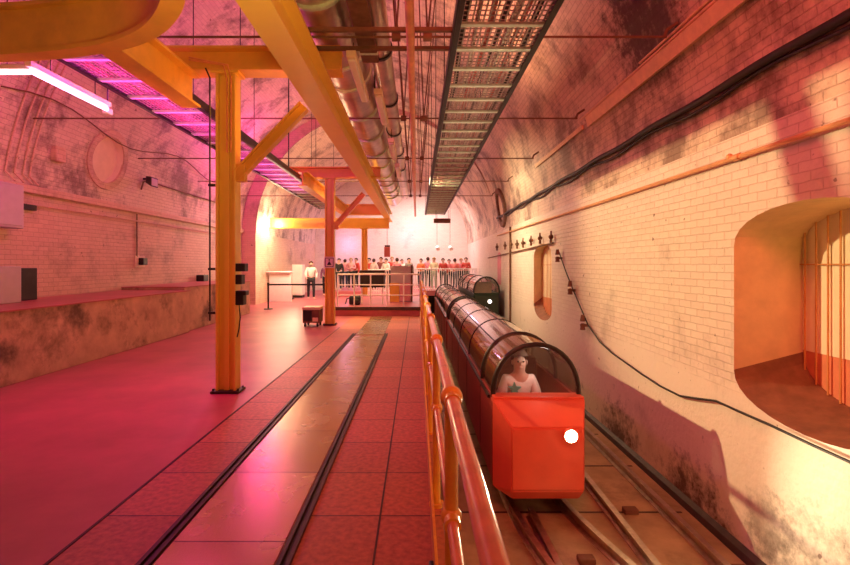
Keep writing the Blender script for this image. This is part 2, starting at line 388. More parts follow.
for i,(c,) in enumerate(niches):
    f=outl[i]; ND=(.70,.24)[i]
    back=niche_outline(c,NW,E+.19,E+.54,E-1.32,E-.88)
    n=len(f)
    mb=MB()
    rows=[]
    a=[mb.bm.verts.new((XR,*p)) for p in f]; b_=[mb.bm.verts.new((XR+ND,*p)) for p in back]
    for k in range(n):
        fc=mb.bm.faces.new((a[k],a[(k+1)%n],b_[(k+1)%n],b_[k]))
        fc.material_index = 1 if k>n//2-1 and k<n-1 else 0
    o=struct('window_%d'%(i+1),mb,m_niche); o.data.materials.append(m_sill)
    # back of the niche: pale panel above, below it red lighting put into a band's colour
    mb=MB(); mb.bb(XR+ND,XR+ND+.04,c-NW/2-.05,c+NW/2+.05,E-.86,E+.62)
    struct('window_panel_%d'%(i+1),mb,m_litpan)
    mb=MB(); mb.bb(XR+ND+.005,XR+ND+.05,c-NW/2-.05,c+NW/2+.05,E-1.45,E-.86)
    struct('window_redlit_band_%d'%(i+1),mb,m_pan)
    g=thing('window_grille',['upright orange bars closing the large near arched niche','upright bars in the small far arched niche of the right wall'][i],'grille',(XR+ND-.05,c,E-1.3))
    nb=13
    for k in range(nb):
        y=c-NW/2+ (k+.6)*NW/nb
        t=(y-c)/(NW/2); s=math.sqrt(1-t*t)**.9
        zt=E+.19+.35*s; zb=E-.88-.44*s
        mb=MB(); mb.cyl((XR+ND-.025,y,zb),(XR+ND-.025,y,zt),.009,seg=8); obj('bar',mb,m_bars,g)
    mb=MB(); mb.bb(XR+ND-.034,XR+ND-.016,c-NW/2,c+NW/2,E+.0,E+.012); obj('crossbar',mb,m_bars,g)

# end walls
mb=MB(); mb.bb(XL-.4,XR+.4,YE,YE+.2,TB,8.5)
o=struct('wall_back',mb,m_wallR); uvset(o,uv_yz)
mb=MB(); mb.bb(XL-.4,XR+.4,Y0-.2,Y0,TB,8.6)
o=struct('wall_front',mb,m_wallL); uvset(o,uv_yz)

# floors
PE=.16
mb=MB(); mb.bb(XL,-1.98,Y0,YE,-.3,0); struct('floor',mb,m_floor)
mb=MB(); mb.bb(-1.98,PE,Y0,YE,-.3,0); 
o=struct('floor_slabs',mb,m_slab); uvset(o,lambda co,n:(co.x+10,co.y+.1))
mb=MB(); mb.bb(-.02,PE-.02,Y0,YE,TB,-.3); o=struct('platform_face',mb,m_low); uvset(o,uv_yz)
mb=MB(); mb.bb(-.02,XR+.3,Y0,YE,TB-.2,TB); struct('track_bed',mb,m_track)
# darkened kerb at the foot of the right wall
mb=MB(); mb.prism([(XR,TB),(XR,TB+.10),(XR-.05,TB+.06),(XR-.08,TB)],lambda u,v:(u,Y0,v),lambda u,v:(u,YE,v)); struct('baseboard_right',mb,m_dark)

# floor strips
o=obj('steel_walkway',MB().bb(-1.40,-.76,Y0,10.6,0,.012),m_tread); tag(o,'long strip of shiny steel tread plates running up the floor','floor plate'); uvset(o,lambda co,n:(co.x+10,co.y))
o=obj('steel_walkway',MB().bb(-1.40,-.76,10.75,14.5,0,.010),m_tread); tag(o,'short far strip of steel plates just before the raised stage','floor plate'); uvset(o,lambda co,n:(co.x+10,co.y+.3))
for xa,lab in ((-1.45,'dark sunken floor rail along the left edge of the steel plates'),(-.71,'dark sunken floor rail along the right edge of the steel plates')):
    t=thing('floor_rail',lab,'rail',(xa,4,0))
    for d in (-.025,.025): obj('flange',MB().bb(xa+d-.012,xa+d+.012,Y0,10.9,0,.022),m_dark,t)
    obj('channel',MB().bb(xa-.012,xa+.012,Y0,10.9,0,.006),m_blkm,t)
tag(obj('floor_joint_strip',MB().bb(-1.99,-1.972,Y0,12,0,.006),m_dark),'thin dark strip between the crimson floor and the red slabs','strip')
tag(obj('floor_joint_strip',MB().bb(-.24,-.228,Y0,14.4,0,.005),m_dark),'thin dark strip in the red slabs near the yellow handrail','strip')

# raised stage and footbridge at the far end
SH=.28
mb=MB(); mb.bb(-2.62,PE,14.7,YE,0,SH,bev=.01); struct('stage_floor',mb,m_floor)
mb=MB(); mb.bb(-2.64,PE,14.64,14.7,SH-.09,SH+.01); struct('trim_4',mb,m_dark)
mb=MB(); mb.bb(PE,XR,24.2,YE,.02,SH); struct('bridge_floor',mb,m_floor)
mb=MB(); mb.bb(-4.3,-2.62,23.6,YE,0,SH); struct('stage_wing',mb,m_floor)

# ------------------------------------------------------------------ steelwork
def isec(h,w,t=.03):   # I outline (side,up), bottom at 0
    a=w/2; b=t/2*1.1
    return [(-a,0),(a,0),(a,t),(b,t),(b,h-t),(a,h-t),(a,h),(-a,h),(-a,h-t),(-b,h-t),(-b,t),(-a,t)]
def ibeam(p0,p1,h,w,t=.03):
    mb=MB(); p0=Vector(p0); p1=Vector(p1)
    mb.sweep(isec(h,w,t),[p0,p1])
    bm=mb.bm; bm.verts.ensure_lookup_table()
    n=12; bm.faces.new([bm.verts[k] for k in range(n)][::-1]); bm.faces.new([bm.verts[n+k] for k in range(n)])
    return mb
def column(x,y,zb,zt,label,brace=True,w=.25):
    t=thing('steel_column',label,'column',(x,y,zb))
    mb=MB()
    # built-up box column: two channels with flanges facing the sides
    d=.18; tk=.03
    mb.bb(x-w/2,x+w/2,y-.02,y+.02,zb+.03,zt); mb.bb(x-w/2,x-w/2+tk,y-d/2,y+d/2,zb+.03,zt,bev=.006); mb.bb(x+w/2-tk,x+w/2,y-d/2,y+d/2,zb+.03,zt,bev=.006)
    mb.bb(x-.035,x+.035,y-d/2+.03,y+d/2-.03,zb+.03,zt,bev=.006)
    obj('shaft',mb,m_yellow,t)
    obj('base_plate',MB().bb(x-w/2-.05,x+w/2+.05,y-d/2-.04,y+d/2+.04,zb,zb+.03,bev=.006),m_blkm,t)
    obj('cap_plate',MB().bb(x-w/2-.05,x+w/2+.05,y-d/2-.03,y+d/2+.03,zt-.03,zt,bev=.005),m_yellow,t)
    for sx in (-1,1):
        for sy in (-1,1): obj('bolt',MB().cyl((x+sx*(w/2+.03),y+sy*.08,zb+.03),(x+sx*(w/2+.03),y+sy*.08,zb+.055),.014,seg=6),m_blkm,t)
    if brace:
        yb_=y-.03; a=Vector((x+w/2+.0,yb_,zt-1.30)); b=Vector((-1.42,yb_,zt-.42))
        dr=(b-a).normalized(); s=Vector((-dr.z,0,dr.x))
        mb=MB(); 
        for e_ in (-1,1):
            c=(a+b)/2+s*e_*.055
            mb.box(c,((b-a).length,.12,.02),ry=-math.atan2(dr.z,dr.x))
        mb.box((a+b)/2,((b-a).length,.025,.11),ry=-math.atan2(dr.z,dr.x))
        obj('knee_brace',mb,m_orange,t)
        obj('gusset',MB().box(a+dr*.05,(.16,.10,.22),bev=.01),m_orange,t)
    return t
BT=E+2.42
c1=column(-2.39,5.95,0,BT,'nearest and tallest yellow steel column with a knee brace')
c2=column(-2.32,12.55,0,E+2.32,'second yellow steel column carrying a small white notice')
c3=column(-2.25,20.2,SH,E+1.57,'farthest thin yellow steel column rising behind the white rails',brace=False)
# conduits clamped on the nearest column
def conduit(parts,label,cat='pipe',name='conduit',m=m_blkm,r=.012):
    o=obj(name,MB().tube(parts,r,8),m,None,40); tag(o,label,cat); return o
t=thing('conduit','thin black conduit standing just left of the nearest column','pipe',(-2.62,5.95,0))
obj('pipe',MB().tube([(-2.60,5.90,.9),(-2.60,5.90,3.95),(-2.60,5.78,4.02)],.011),m_blkm,t,40)
for z in (1.0,1.55,2.6): obj('clip',MB().box((-2.57,5.9,z),(.09,.04,.03)),m_blkm,t)
t=thing('switch_box','small black switch boxes bolted on the right flank of the nearest column','switch',(-2.2,5.9,.95))
for (z,h,w) in ((1.10,.16,.10),(1.36,.12,.08),(1.52,.10,.12),(1.22,.06,.13)):
    obj('box',MB().bb(-2.263,-2.263+w,5.85,5.97,z,z+h,bev=.008),m_blkm,t)
obj('cable',MB().tube([(-2.22,5.86,1.12),(-2.20,5.85,.95),(-2.22,5.86,.8),(-2.25,5.88,.7)],.008),m_blk,t,40)
t=thing('conduit','pair of thin pipes clipped up the top of the nearest column','pipe',(-2.32,5.78,3.2))
for k in range(2): obj('pipe',MB().tube([(-2.36+k*.05,5.84,3.0),(-2.36+k*.05,5.84,3.9),(-2.38+k*.05,5.78,4.06),(-2.8,5.77,4.12+.03*k)],.010),m_pipeO,t,40)
# white notice on the second column
t=thing('notice','small white notice with a black figure fixed on the second column','sign',(-2.32,12.40,1.50))
obj('board',MB().bb(-2.46,-2.18,12.440,12.460,1.52,1.82),m_white,t)
mb=MB(); mb.bb(-2.43,-2.21,12.434,12.440,1.55,1.79); 
obj('border',mb,m_blk,t)
obj('face',MB().bb(-2.415,-2.225,12.428,12.434,1.565,1.775),m_white,t)
mb=MB(); mb.cyl((-2.32,12.4271,1.735),(-2.32,12.4211,1.735),.022,seg=14); mb.hull([(-2.38,12.4221,1.60),(-2.26,12.4221,1.60),(-2.32,12.4221,1.71),(-2.38,12.4281,1.60),(-2.26,12.4281,1.60),(-2.32,12.4281,1.71)])
obj('figure',mb,m_blk,t)

def beam(label,p0,p1,h,w,mat,name='steel_beam'):
    o=obj(name,ibeam(p0,p1,h,w),mat); tag(o,label,'beam'); return o
beam('orange cross beam resting on the nearest column',(-3.42,5.95,BT),(-.95,5.95,BT),.30,.26,m_orange)
beam('red-lit cross beam resting on the second column',(-3.42,12.55,E+2.32),(-.98,12.55,E+2.32),.28,.26,m_orange)
beam('short orange cross beam far back above the pale yellow one',(-2.9,18.6,E+1.98),(-1.35,18.6,E+1.98),.42,.24,m_yellow)
beam('brightly lit pale yellow cross beam spanning to the far left wall',(-6.3,20.2,E+1.57),(-1.2,20.2,E+1.57),.44,.26,m_yellow)
beam('thick yellow overhead crane beam running down the hall beside the duct',(-1.20,2.2,E+1.94),(-1.28,22,E+2.0),.40,.26,m_yellow)
beam('short orange beam from the curved beam to the nearest cross beam',(-2.86,4.35,E+1.99),(-2.86,5.95,E+1.99),.40,.24,m_orange)
beam('orange lengthwise beam between the second column and the pale cross beam',(-2.78,11.4,E+1.92),(-2.78,18.4,E+1.92),.36,.22,m_orange)
# curved crane beam, upper left
pts=[]
ctrl=[(-8.0,4.1),(-6.0,4.4),(-4.06,4.44),(-2.98,4.28),(-2.36,4.02),(-1.93,3.64),(-1.68,3.22),(-1.5,2.6),(-1.40,2.0)]
def catmull(c,n=8):
    out=[]
    for i in range(len(c)-1):
        p0=Vector(c[max(i-1,0)]);p1=Vector(c[i]);p2=Vector(c[i+1]);p3=Vector(c[min(i+2,len(c)-1)])
        for k in range(n):
            t=k/n; out.append(.5*((2*p1)+(p2-p0)*t+(2*p0-5*p1+4*p2-p3)*t*t+(3*p1-p0-3*p2+p3)*t**3))
    out.append(Vector(c[-1])); return out
cv=catmull([(max(x,-6.7),y,E+1.95) for x,y in ctrl][1:],8)
mb=MB(); mb.sweep(isec(.48,.16,.04),cv)
o=obj('curved_beam',mb,m_orange,None,30); tag(o,'broad curved brown-orange crane beam across the upper left corner','beam')

# ------------------------------------------------------------------ ducts and pipes overhead
t=thing('spiral_duct','large round metal ventilation duct running under the vault','duct',(-1.12,12,E+2.65))
mb=MB(); n=110; rows=[]
for i in range(n+1):
    y=3.0+19*i/n; rr=.385+(.006 if i%2 else 0)
    rows.append([(-1.12+rr*math.cos(2*PI*k/32),y,E+3.13+rr*math.sin(2*PI*k/32)) for k in range(32)])
mb.sheet(rows,True); obj('pipe',mb,m_duct,t,50)
for y in (3.6,5.0,6.6,7.4,8.9,10.4,11.9,13.4,14.9,16.4,17.9,19.4):
    mb=MB(); rws=[]
    for (rr,yy) in ((.385,-.035),(.42,-.03),(.425,0),(.42,.03),(.385,.035)):
        rws.append([(-1.12+rr*math.cos(2*PI*k/32),y+yy,E+3.13+rr*math.sin(2*PI*k/32)) for k in range(32)])
    mb.sheet(rws,True); obj('flange',mb,m_galv,t,40)
for y in (4.2,8.0,12,16):
    obj('strap',MB().box((-1.12+.40,y,E+3.65),(.03,.04,1.3)),m_blkm,t)
t=thing('small_duct','narrow dark duct hung to the right of the large round duct','duct',(-.52,12,E+2.7))
obj('pipe',MB().cyl((-.50,3,E+2.95),(-.50,20,E+2.95),.15,seg=20),m_duct,t,40)
for y in (4.5,6.4,8.3,10.2,12.1,14): obj('clamp',MB().cyl((-.50,y-.03,E+2.95),(-.50,y+.03,E+2.95),.17,seg=20),m_blkm,t,40)
o=obj('overhead_pipe',MB().tube([(-.07,3.0,E+2.45),(-.075,12,E+2.45),(-.09,24,E+2.5)],.045,12),m_pipeO,None,40); tag(o,'straight orange pipe overhead running down the middle of the vault','pipe')
# hung lamp battens
bt=[(-.78,5.55,7.05,'nearest unlit lamp batten hung under the large duct'),(-.56,6.75,8.2,'second lamp batten along the duct, hung right of the first'),(-.52,9.4,10.9,'third lamp batten hanging farther along the duct'),(-.50,11.7,13.2,'fourth and farthest lamp batten under the ducts')]
for (x,a,b,l) in bt:
    t=thing('lamp_batten',l,'lamp',(x,(a+b)/2,E+2.42),'lamp battens beside the duct')
    obj('housing',MB().bb(x-.06,x+.06,a,b,E+2.46,E+2.54,bev=.01),m_cream,t); obj('diffuser',MB().bb(x-.045,x+.045,a+.04,b-.04,E+2.42,E+2.46,bev=.015),m_white,t)
    for y in (a+.2,b-.2): obj('hanger',MB().cyl((x,y,E+2.54),(x,y,E+(2.72 if x<-.7 else 2.77)),.006,seg=6),m_blkm,t)
t=thing('cable_box','dark ribbed box hung above the nearest lamp batten','box',(-.6,5.5,E+2.56))
obj('case',MB().bb(-.72,-.5,4.7,6.2,E+2.66,E+2.75,bev=.015),m_rust,t)
obj('strap',MB().bb(-.73,-.49,5.9,5.95,E+2.655,E+2.755),m_galv,t)
for (y,l) in ((5.05,'flat brown bracket bar crossing beneath the nearest end of the duct'),(5.62,'thin brown bracket bar crossing behind the nearest tie rod')):
    o=obj('bracket_bar',MB().bb(-1.5,.45,y,y+.05,E+2.52+(.06 if y>5.3 else 0),E+2.56+(.06 if y>5.3 else 0)),m_rust); tag(o,l,'bracket')

# tie rods
words=['nearest','second','third','fourth','fifth','sixth']
for i,y in enumerate((5.4,8.4,11.55,14.7,17.8)):
    z=E+2.62
    t=thing('tie_rod','%s of the thin iron tie rods crossing the vault'%words[i] if i else 'nearest of the thin iron tie rods crossing the vault','rod',(-.1,y,z),'tie rods across the vault')
    mb=MB(); mb.cyl((vault_x(z,-1,.02),y,z),(vault_x(z,1,.17),y,z),.014,seg=8); obj('rod',mb,m_rust,t,40)
    obj('end_hook',MB().tube([(vault_x(z,1,.2),y,z),(vault_x(z+.1,1,.14),y,z+.08),(vault_x(z+.16,1,.0),y,z+.16)],.02),m_rust,t,40)
    for x in (-.24,.12):
        obj('clamp',MB().cyl((x-.05,y,z),(x+.05,y,z),.05,seg=10),m_rust,t,40)
    for x0,x1 in ((-.24,-.5),(-.24,-.05),(.12,.0),(.12,.42)):
        zt=ZS+math.sqrt(R*R-(x1-CX)**2)
        obj('hanger',MB().cyl((x0,y,z),(x1,y+.5,zt-.02),.011,seg=6),m_rust,t,40)

# cable trays
m_meshbed=M('dull_mesh_steel',(.34,.27,.24),rough=.45,metal=.3,var=.4,scale=9)
def tray(name,label,x0,x1,y0,y1,z,step,mrung,mside,cables,drop=False):
    t=thing(name,label,'cable tray',((x0+x1)/2,(y0+y1)/2,z))
    for x,s in ((x0,1),(x1,-1)):
        mb=MB(); mb.bb(x-.02,x+.02,y0,y1,z-.02,z+.10); mb.bb(x-.0,x+s*.05,y0,y1,z-.03,z-.015); obj('side_rail',mb,mside,t)
    n=int((y1-y0)/step)
    for k in range(n+1):
        y=y0+k*step
        obj('rung',MB().bb(x0,x1,y-.03,y+.03,z-.015,z+.02,bev=.004),mrung,t)
    mb=MB()
    m_=int((x1-x0)/.055)
    for k in range(1,m_):
        x=x0+k*(x1-x0)/m_; mb.bb(x-.008,x+.008,y0,y1,z+.02,z+.03)
    yy=y0
    while yy<y1:
        mb.bb(x0,x1,yy-.006,yy+.006,z+.03,z+.038); yy+=.09
    obj('mesh_bed',mb,m_meshbed,t)
    for (fx,r,m) in cables:
        x=x0+fx*(x1-x0); pts=[(x+.02*math.sin(k*1.3+fx*9),y0+(y1-y0)*k/30,z+.045+r+.01*math.sin(k*2.1+fx*5)) for k in range(31)]
        obj('cable',MB().tube(pts,r,8),m,t,50)
    yy=y0+.6
    while yy<y1:
        zt=ZS+math.sqrt(R*R-(max(abs(x0-CX),abs(x1-CX)))**2)
        for x in (x0,x1):
            zv=ZS+math.sqrt(R*R-(x-CX)**2) if yy<Y1 else ZS+math.sqrt(R2*R2-(x-CX2)**2)
            obj('hanger',MB().cyl((x,yy,z),(x,yy,zv-.02),.008,seg=6),m_blkm,t,40)
        yy+=3.1
    return t
m_cabr=M('red_cable',(.5,.12,.09),rough=.5); m_cabc=M('cream_cable',(.6,.5,.4),rough=.5)
tray('cable_tray','wide galvanised cable tray overhead right of the orange pipe',.40,1.35,3.2,23,E+2.48,.55,m_galv,m_blk,[(.12,.03,m_blk),(.25,.025,m_cabc),(.38,.03,m_cabr),(.5,.02,m_blk),(.62,.035,m_cabc),(.74,.025,m_cabr),(.87,.03,m_blk)])
tray('cable_tray','magenta-lit cable tray on the left above the crimson floor',-3.95,-3.12,4.6,19,E+2.28,.6,m_galv,m_blkm,[(.15,.03,m_cabr),(.35,.035,m_cabc),(.55,.03,m_blk),(.8,.03,m_cabc)])

# pink lamps
t=thing('strip_light','glowing pink-white tube lamp running beside the left cable tray','lamp',(-4.52,6.2,E+2.25))
obj('tube',MB().cyl((-4.52,5.5,E+2.27),(-4.52,6.85,E+2.27),.028,seg=14),m_tubep,t,40)
obj('housing',MB().bb(-4.56,-4.48,5.45,6.9,E+2.31,E+2.38,bev=.01),m_white,t)
for y in (5.8,6.6): obj('hanger',MB().cyl((-4.52,y,E+2.38),(-4.52,y,ZS+math.sqrt(R*R-(-4.52-CX)**2)-.01),.006,seg=6),m_blkm,t)
t=thing('strip_light','glowing pale tube lamp lying crosswise at the left edge under the curved beam','lamp',(-5.0,5.6,E+2.2))
obj('tube',MB().cyl((-6.0,5.62,E+2.30),(-4.64,5.62,E+2.30),.022,seg=14),m_tubew,t,40)
obj('housing',MB().bb(-6.05,-4.6,5.58,5.66,E+2.33,E+2.39,bev=.01),m_white,t)
for x in (-5.8,-4.9): obj('hanger',MB().cyl((x,5.62,E+2.39),(x,5.62,ZS+math.sqrt(R*R-(x-CX)**2)-.01),.006,seg=6),m_blkm,t)

# ------------------------------------------------------------------ left wall fittings
t=thing('electric_cabinet','grey electric cabinet fixed high on the left wall','cabinet',(-6.9,8.0,E+.62))
obj('case',MB().bb(XL,XL+.32,7.3,8.05,E+.62,E+1.36,bev=.015),m_grey,t)
obj('door',MB().bb(XL+.32,XL+.335,7.34,8.01,E+.66,E+1.32,bev=.01),m_grey,t)
obj('vent',MB().bb(XL+.05,XL+.22,7.292,7.302,E+1.05,E+1.17),m_blk,t)
obj('hinge',MB().bb(XL+.33,XL+.36,7.32,7.36,E+.72,E+1.26),m_blkm,t)
o=obj('socket_box',MB().bb(XL,XL+.1,8.25,8.6,E+.99,E+1.09,bev=.01),m_blkm); tag(o,'small dark box on the left wall right of the grey cabinet','box')
t=thing('floor_cabinet','tall dark grey switchgear cabinet standing on the side platform','cabinet',(-6.7,7.6,1.0))
obj('case',MB().bb(-6.95,-6.35,7.05,7.55,1.0,1.58,bev=.015),m_grey,t); obj('door',MB().bb(-6.9,-6.4,7.03,7.05,1.04,1.54,bev=.006),m_blkm,t); obj('handle',MB().bb(-6.46,-6.43,7.01,7.03,1.25,1.36),m_galv,t)
t=thing('control_box','small dark control box with a pale label beside the switchgear cabinet','box',(-6.85,8.0,1.0))
obj('case',MB().bb(-6.98,-6.62,7.85,8.2,1.0,1.55,bev=.012),m_blkm,t); obj('sticker',MB().bb(-6.86,-6.76,7.842,7.85,1.3,1.5),m_white,t)
o=obj('wall_box',MB().bb(XL+.0,XL+.13,8.95,9.2,E+1.99,E+2.28,bev=.02),m_wallL); tag(o,'small cream box on the vault left of the round recess','box'); uvset(o,uv_yz)
o.location.x=vault_x(E+2.1,-1,.06)
for k,(dy,l) in enumerate(((0,'leftmost of the curved conduits up the left vault'),(.18,'second of the curved conduits up the left vault'),(.36,'third of the curved conduits up the left vault'),(.50,'rightmost of the curved conduits up the left vault'))):
    pts=[Vector((XL+.13,8.1+dy,E+1.45))]
    for j in range(14):
        a=PI-(.06+j*.062)
        p=vault_pt(a,8.0+dy+ .12*math.sin(j*.25),R-.03); pts.append(p)
    o=obj('conduit',MB().tube(pts,.016),m_wallL,None,40); uvset(o,uv_yz); tag(o,l,'pipe','curved conduits on the left vault')
pts=[vault_pt(PI-.32-.03*math.sin(j*.7),7.6+j*.5,R-.075) for j in range(18)]
o=obj('conduit',MB().tube(pts,.013),m_rust,None,40); tag(o,'thin dark conduit wavering lengthwise above the round recess','pipe')
pts=[vault_pt(PI-.12,11.9,R-.03),vault_pt(PI-.16,11.95,R-.03)]+[vault_pt(PI-.17,12.1+j*.6,R-.03) for j in range(9)]
o=obj('conduit',MB().tube(pts,.02),m_rust,None,40); tag(o,'dark straight conduit on the left vault right of the floodlight','pipe')
t=thing('floodlight','small black floodlight on the left vault right of the round recess','lamp',(-6.7,11.9,E+2.2))
zf=E+2.15; xf=vault_x(zf,-1,.0)
obj('bracket',MB().box((xf+.13,11.9,zf+.03),(.16,.05,.05)),m_blkm,t)
mb=MB(); mb.prism([(-.16,-.12),(.16,-.12),(.16,.12),(-.16,.12)],lambda u,v:(xf+.17,11.9+u*.6,zf+v*.7),lambda u,v:(xf+.36,11.85+u,zf-.07+v)); obj('head',mb,m_blkm,t)
obj('lens',MB().box((xf+.365,11.85,zf-.07),(.01,.26,.18)),m_grey,t)
t=thing('wall_speaker','small dark box low on the left wall under a vertical conduit','box',(XL,11.9,E+.0))
obj('case',MB().bb(XL,XL+.15,11.85,12.05,E-.0,E+.18,bev=.015),m_blkm,t); obj('backplate',MB().bb(XL,XL+.03,11.72,12.12,E-.06,E+.22),m_cream,t)
obj('conduit',MB().tube([(XL+.02,11.8,E+.2),(XL+.02,11.8,E+1.28)],.014),m_rust,t,40)
o=obj('socket_box',MB().bb(XL,XL+.25,15.0,15.35,1.08,1.28,bev=.02),m_blkm); tag(o,'small black box lying on the far end of the side platform','box')
o=obj('handrail_tube',MB().tube([(XL+.06,8.15,E+1.1),(XL+.06,18.5,E+1.1)],.02),m_wallL,None,40); uvset(o,uv_yz); tag(o,'thin pale pipe running just below the ledge of the left wall','pipe')

# floodlight above left tray that throws the warm beam across the hall
t=thing('floodlight','tiny white floodlight at the end of the pink tube lamp','lamp',(-4.75,7.05,E+2.2))
obj('head',MB().box((-4.70,7.14,E+2.33),(.09,.14,.10),bev=.02),m_white,t)
obj('bracket',MB().cyl((-4.70,7.14,E+2.38),(-4.70,7.14,ZS+math.sqrt(R*R-(-4.70-CX)**2)-.01),.01,seg=8),m_blkm,t)

# ------------------------------------------------------------------ right wall fittings
def wp(x,y,off=.04):
    X=XR-off; d=470*X/(x-417); return px(x,y,d)
o=obj('wall_pipe',MB().tube([(XR-.05,1.5,E+1.05),(XR-.05,8,E+1.08),(XR-.05,18.5,E+1.16)],.024),m_cop,None,40); tag(o,'long copper-coloured pipe along the right wall','pipe')
t=thing('wall_pipe','junction tee on the copper-coloured wall pipe','pipe fitting',(XR-.05,4.75,E+1.07))
obj('tee',MB().sph((XR-.05,4.75,E+1.09),.035),m_cop,t,40); obj('collar',MB().cyl((XR-.05,4.60,E+1.065),(XR-.05,4.68,E+1.065),.034),m_cop,t,40)
pts=[]
for k in range(60):
    y=1.8+k*.28; z=E+1.82+.012*math.sin(k*.9); pts.append((vault_x(z,1,.06),y,z))
o=obj('cable_bundle',MB().tube(pts,.042),m_blk,None,50); tag(o,'thick black cable bundle along the upper right wall','cable')
pts=[]
for k in range(60):
    y=1.8+k*.28; z=E+1.75+.03*math.sin(k*.8+1); pts.append((vault_x(z,1,.04),y,z))
o=obj('cable_bundle',MB().tube(pts,.02),m_blk,None,50); tag(o,'thinner black cable looping just below the thick bundle','cable')
# cream trunking on the upper right vault
zt=E+2.54; xt=vault_x(zt,1)
t=thing('trunking','long cream trunking board high on the right vault','trunking',(xt-.05,5.6,zt-.1))
an=math.atan2(zt-ZS,xt-CX)
def tr(du,dv): # tangential, inward
    return Vector((xt,0,zt))+Vector((-math.sin(an),0,math.cos(an)))*du+Vector((-math.cos(an),0,-math.sin(an)))*dv
def trbox(u0,u1,v0,v1,y0,y1): return MB().prism([(u0,v0),(u1,v0),(u1,v1),(u0,v1)],lambda u,v:tr(u,v)+Vector((0,y0,0)),lambda u,v:tr(u,v)+Vector((0,y1,0)))
obj('board',trbox(-.09,.09,.012,.07,3.2,8.3),m_rope,t)
for u in (.13,.18): obj('pipe',MB().cyl(tr(u,.03)+Vector((0,3.2,0)),tr(u,.03)+Vector((0,8.6 if u<.15 else 6.3,0)),.017,seg=10),m_rope,t,40)
o=obj('trunking',trbox(-.05,.03,.01,.05,8.6,12),m_rope); tag(o,'short far end piece of cream trunking on the right vault','trunking')
# hanging thin cable
path=[(559,252),(566,272),(574,292),(588,325),(600,342),(612,353),(640,373),(660,386),(680,396),(700,399),(716,401),(738,411),(770,425),(810,444),(850,462),(900,488)]
o=obj('hanging_cable',MB().tube([wp(x,y,.05) for x,y in path],.013),m_blk,None,50); tag(o,'thin black cable drooping along the right wall under the niche','cable')
for i,(x,y,l) in enumerate(((562,258,'top iron cable bracket beside the small far niche'),(575,290,'middle iron cable bracket below the small far niche'),(588,325,'lowest iron cable bracket on the drooping cable'))):
    p=wp(x,y,.0); t=thing('cable_bracket',l,'bracket',p,'iron cable brackets')
    obj('arm',MB().bb(p.x-.14,p.x,p.y-.03,p.y+.03,p.z-.03,p.z+.02),m_rust,t)
    for d in (-.09,.07): obj('insulator',MB().cyl((p.x-.1,p.y,p.z+d),(p.x-.1,p.y,p.z+d+.12),.05,.03,seg=10),m_rust,t,40)
ins=[(497,246),(505,245),(511,244),(517,244),(523,243),(531,241),(540,239),(551,238)]
t=thing('insulator_rack','row of small upright insulators on a bar along the far right wall','insulators',wp(520,248,0))
a=wp(488,258,.05); b=wp(553,243,.05)
obj('bar',MB().cyl(a,b,.02,seg=8),m_rust,t,40)
for x,y in ins:
    p=wp(x,y+4,.075); obj('insulator',MB().cyl((p.x,p.y,p.z-.02),(p.x,p.y,p.z+.26),.035,.02,seg=8),m_rust,t,40); obj('spike',MB().sph((p.x,p.y,p.z+.12),.06,seg=8),m_rust,t,40)
# vertical conduit, pink slot niche, grille of the round vent
o=obj('conduit',MB().tube([(XR-.04,16.0,-.6),(XR-.04,16.0,E+1.3)],.035),m_rust,None,40); tag(o,'vertical dark pipe on the right wall behind the second train','pipe')
t=thing('wall_slot','narrow pink arched slot in the far right wall','niche',(XR,18.4,1.0))
ol=[(-.18,0),(.18,0)]+[(.18*math.cos(PI*k/10),1.25+.22*math.sin(PI*k/10)) for k in range(11)]
obj('panel',MB().prism(ol,lambda u,v:(XR-.015,18.3+u*2,.85+v*.85),lambda u,v:(XR+.01,18.3+u*2,.85+v*.85)),m_pinkn,t)
t=thing('round_vent','sooty round brick vent on the far right vault','vent',(3.0,17.3,E+1.7))
zc=E+2.1; cxx=vault_x(zc,1)
mb=MB(); rows=[]
for i in range(33):
    a=2*PI*i/32; row=[]
    for rr,h in ((.50,0),(.52,.10),(.70,.09),(.74,-.05)):
        z=zc+rr*math.sin(a); row.append((vault_x(z,1,h),17.3+rr*math.cos(a),z))
    rows.append(row)
mb.sheet(rows); o=obj('rim',mb,m_soot,t,40); uvset(o,uv_yz)
mb=MB(); 
mb.sheet([[(vault_x(zc+rr*math.sin(2*PI*i/32),1,.02),17.3+rr*math.cos(2*PI*i/32),zc+rr*math.sin(2*PI*i/32)) for i in range(33)] for rr in (.01,.5)]); obj('cover',mb,m_disc,t,40)

# ------------------------------------------------------------------ tracks
def rail(label,pts,r=None):
    t=obj('track_rail',MB().sweep([(-.05,0),(.05,0),(.05,.015),(.012,.03),(.012,.085),(.032,.095),(.032,.12),(-.032,.12),(-.032,.095),(-.012,.085),(-.012,.03),(-.05,.015)],pts),m_railm); tag(t,label,'rail')
def rl(pts,n=10): return [(p.x,p.y,TB) for p in catmull([(x,y,0) for x,y in pts],n)]
rail('left running rail under the red train, curving right before it',rl([(2.22,.6),(1.90,1.8),(1.55,3.0),(1.23,4.28),(1.09,5.4),(1.085,6.4)])+[(1.085,24,TB)])
rail('right running rail under the red train, curving right before it',rl([(2.83,.6),(2.62,1.8),(2.34,3.0),(1.97,4.28),(1.72,5.4),(1.695,6.4)])+[(1.695,24,TB)])
def curve(x0,y0,x1,y1,n=14):
    return [(x0+(x1-x0)*(3*(k/n)**2-2*(k/n)**3),y0+(y1-y0)*k/n,TB) for k in range(n+1)]
rail('straight switch rail between the two running rails before the train',[(1.32,Y0,TB),(1.31,3.4,TB),(1.28,5.3,TB)])
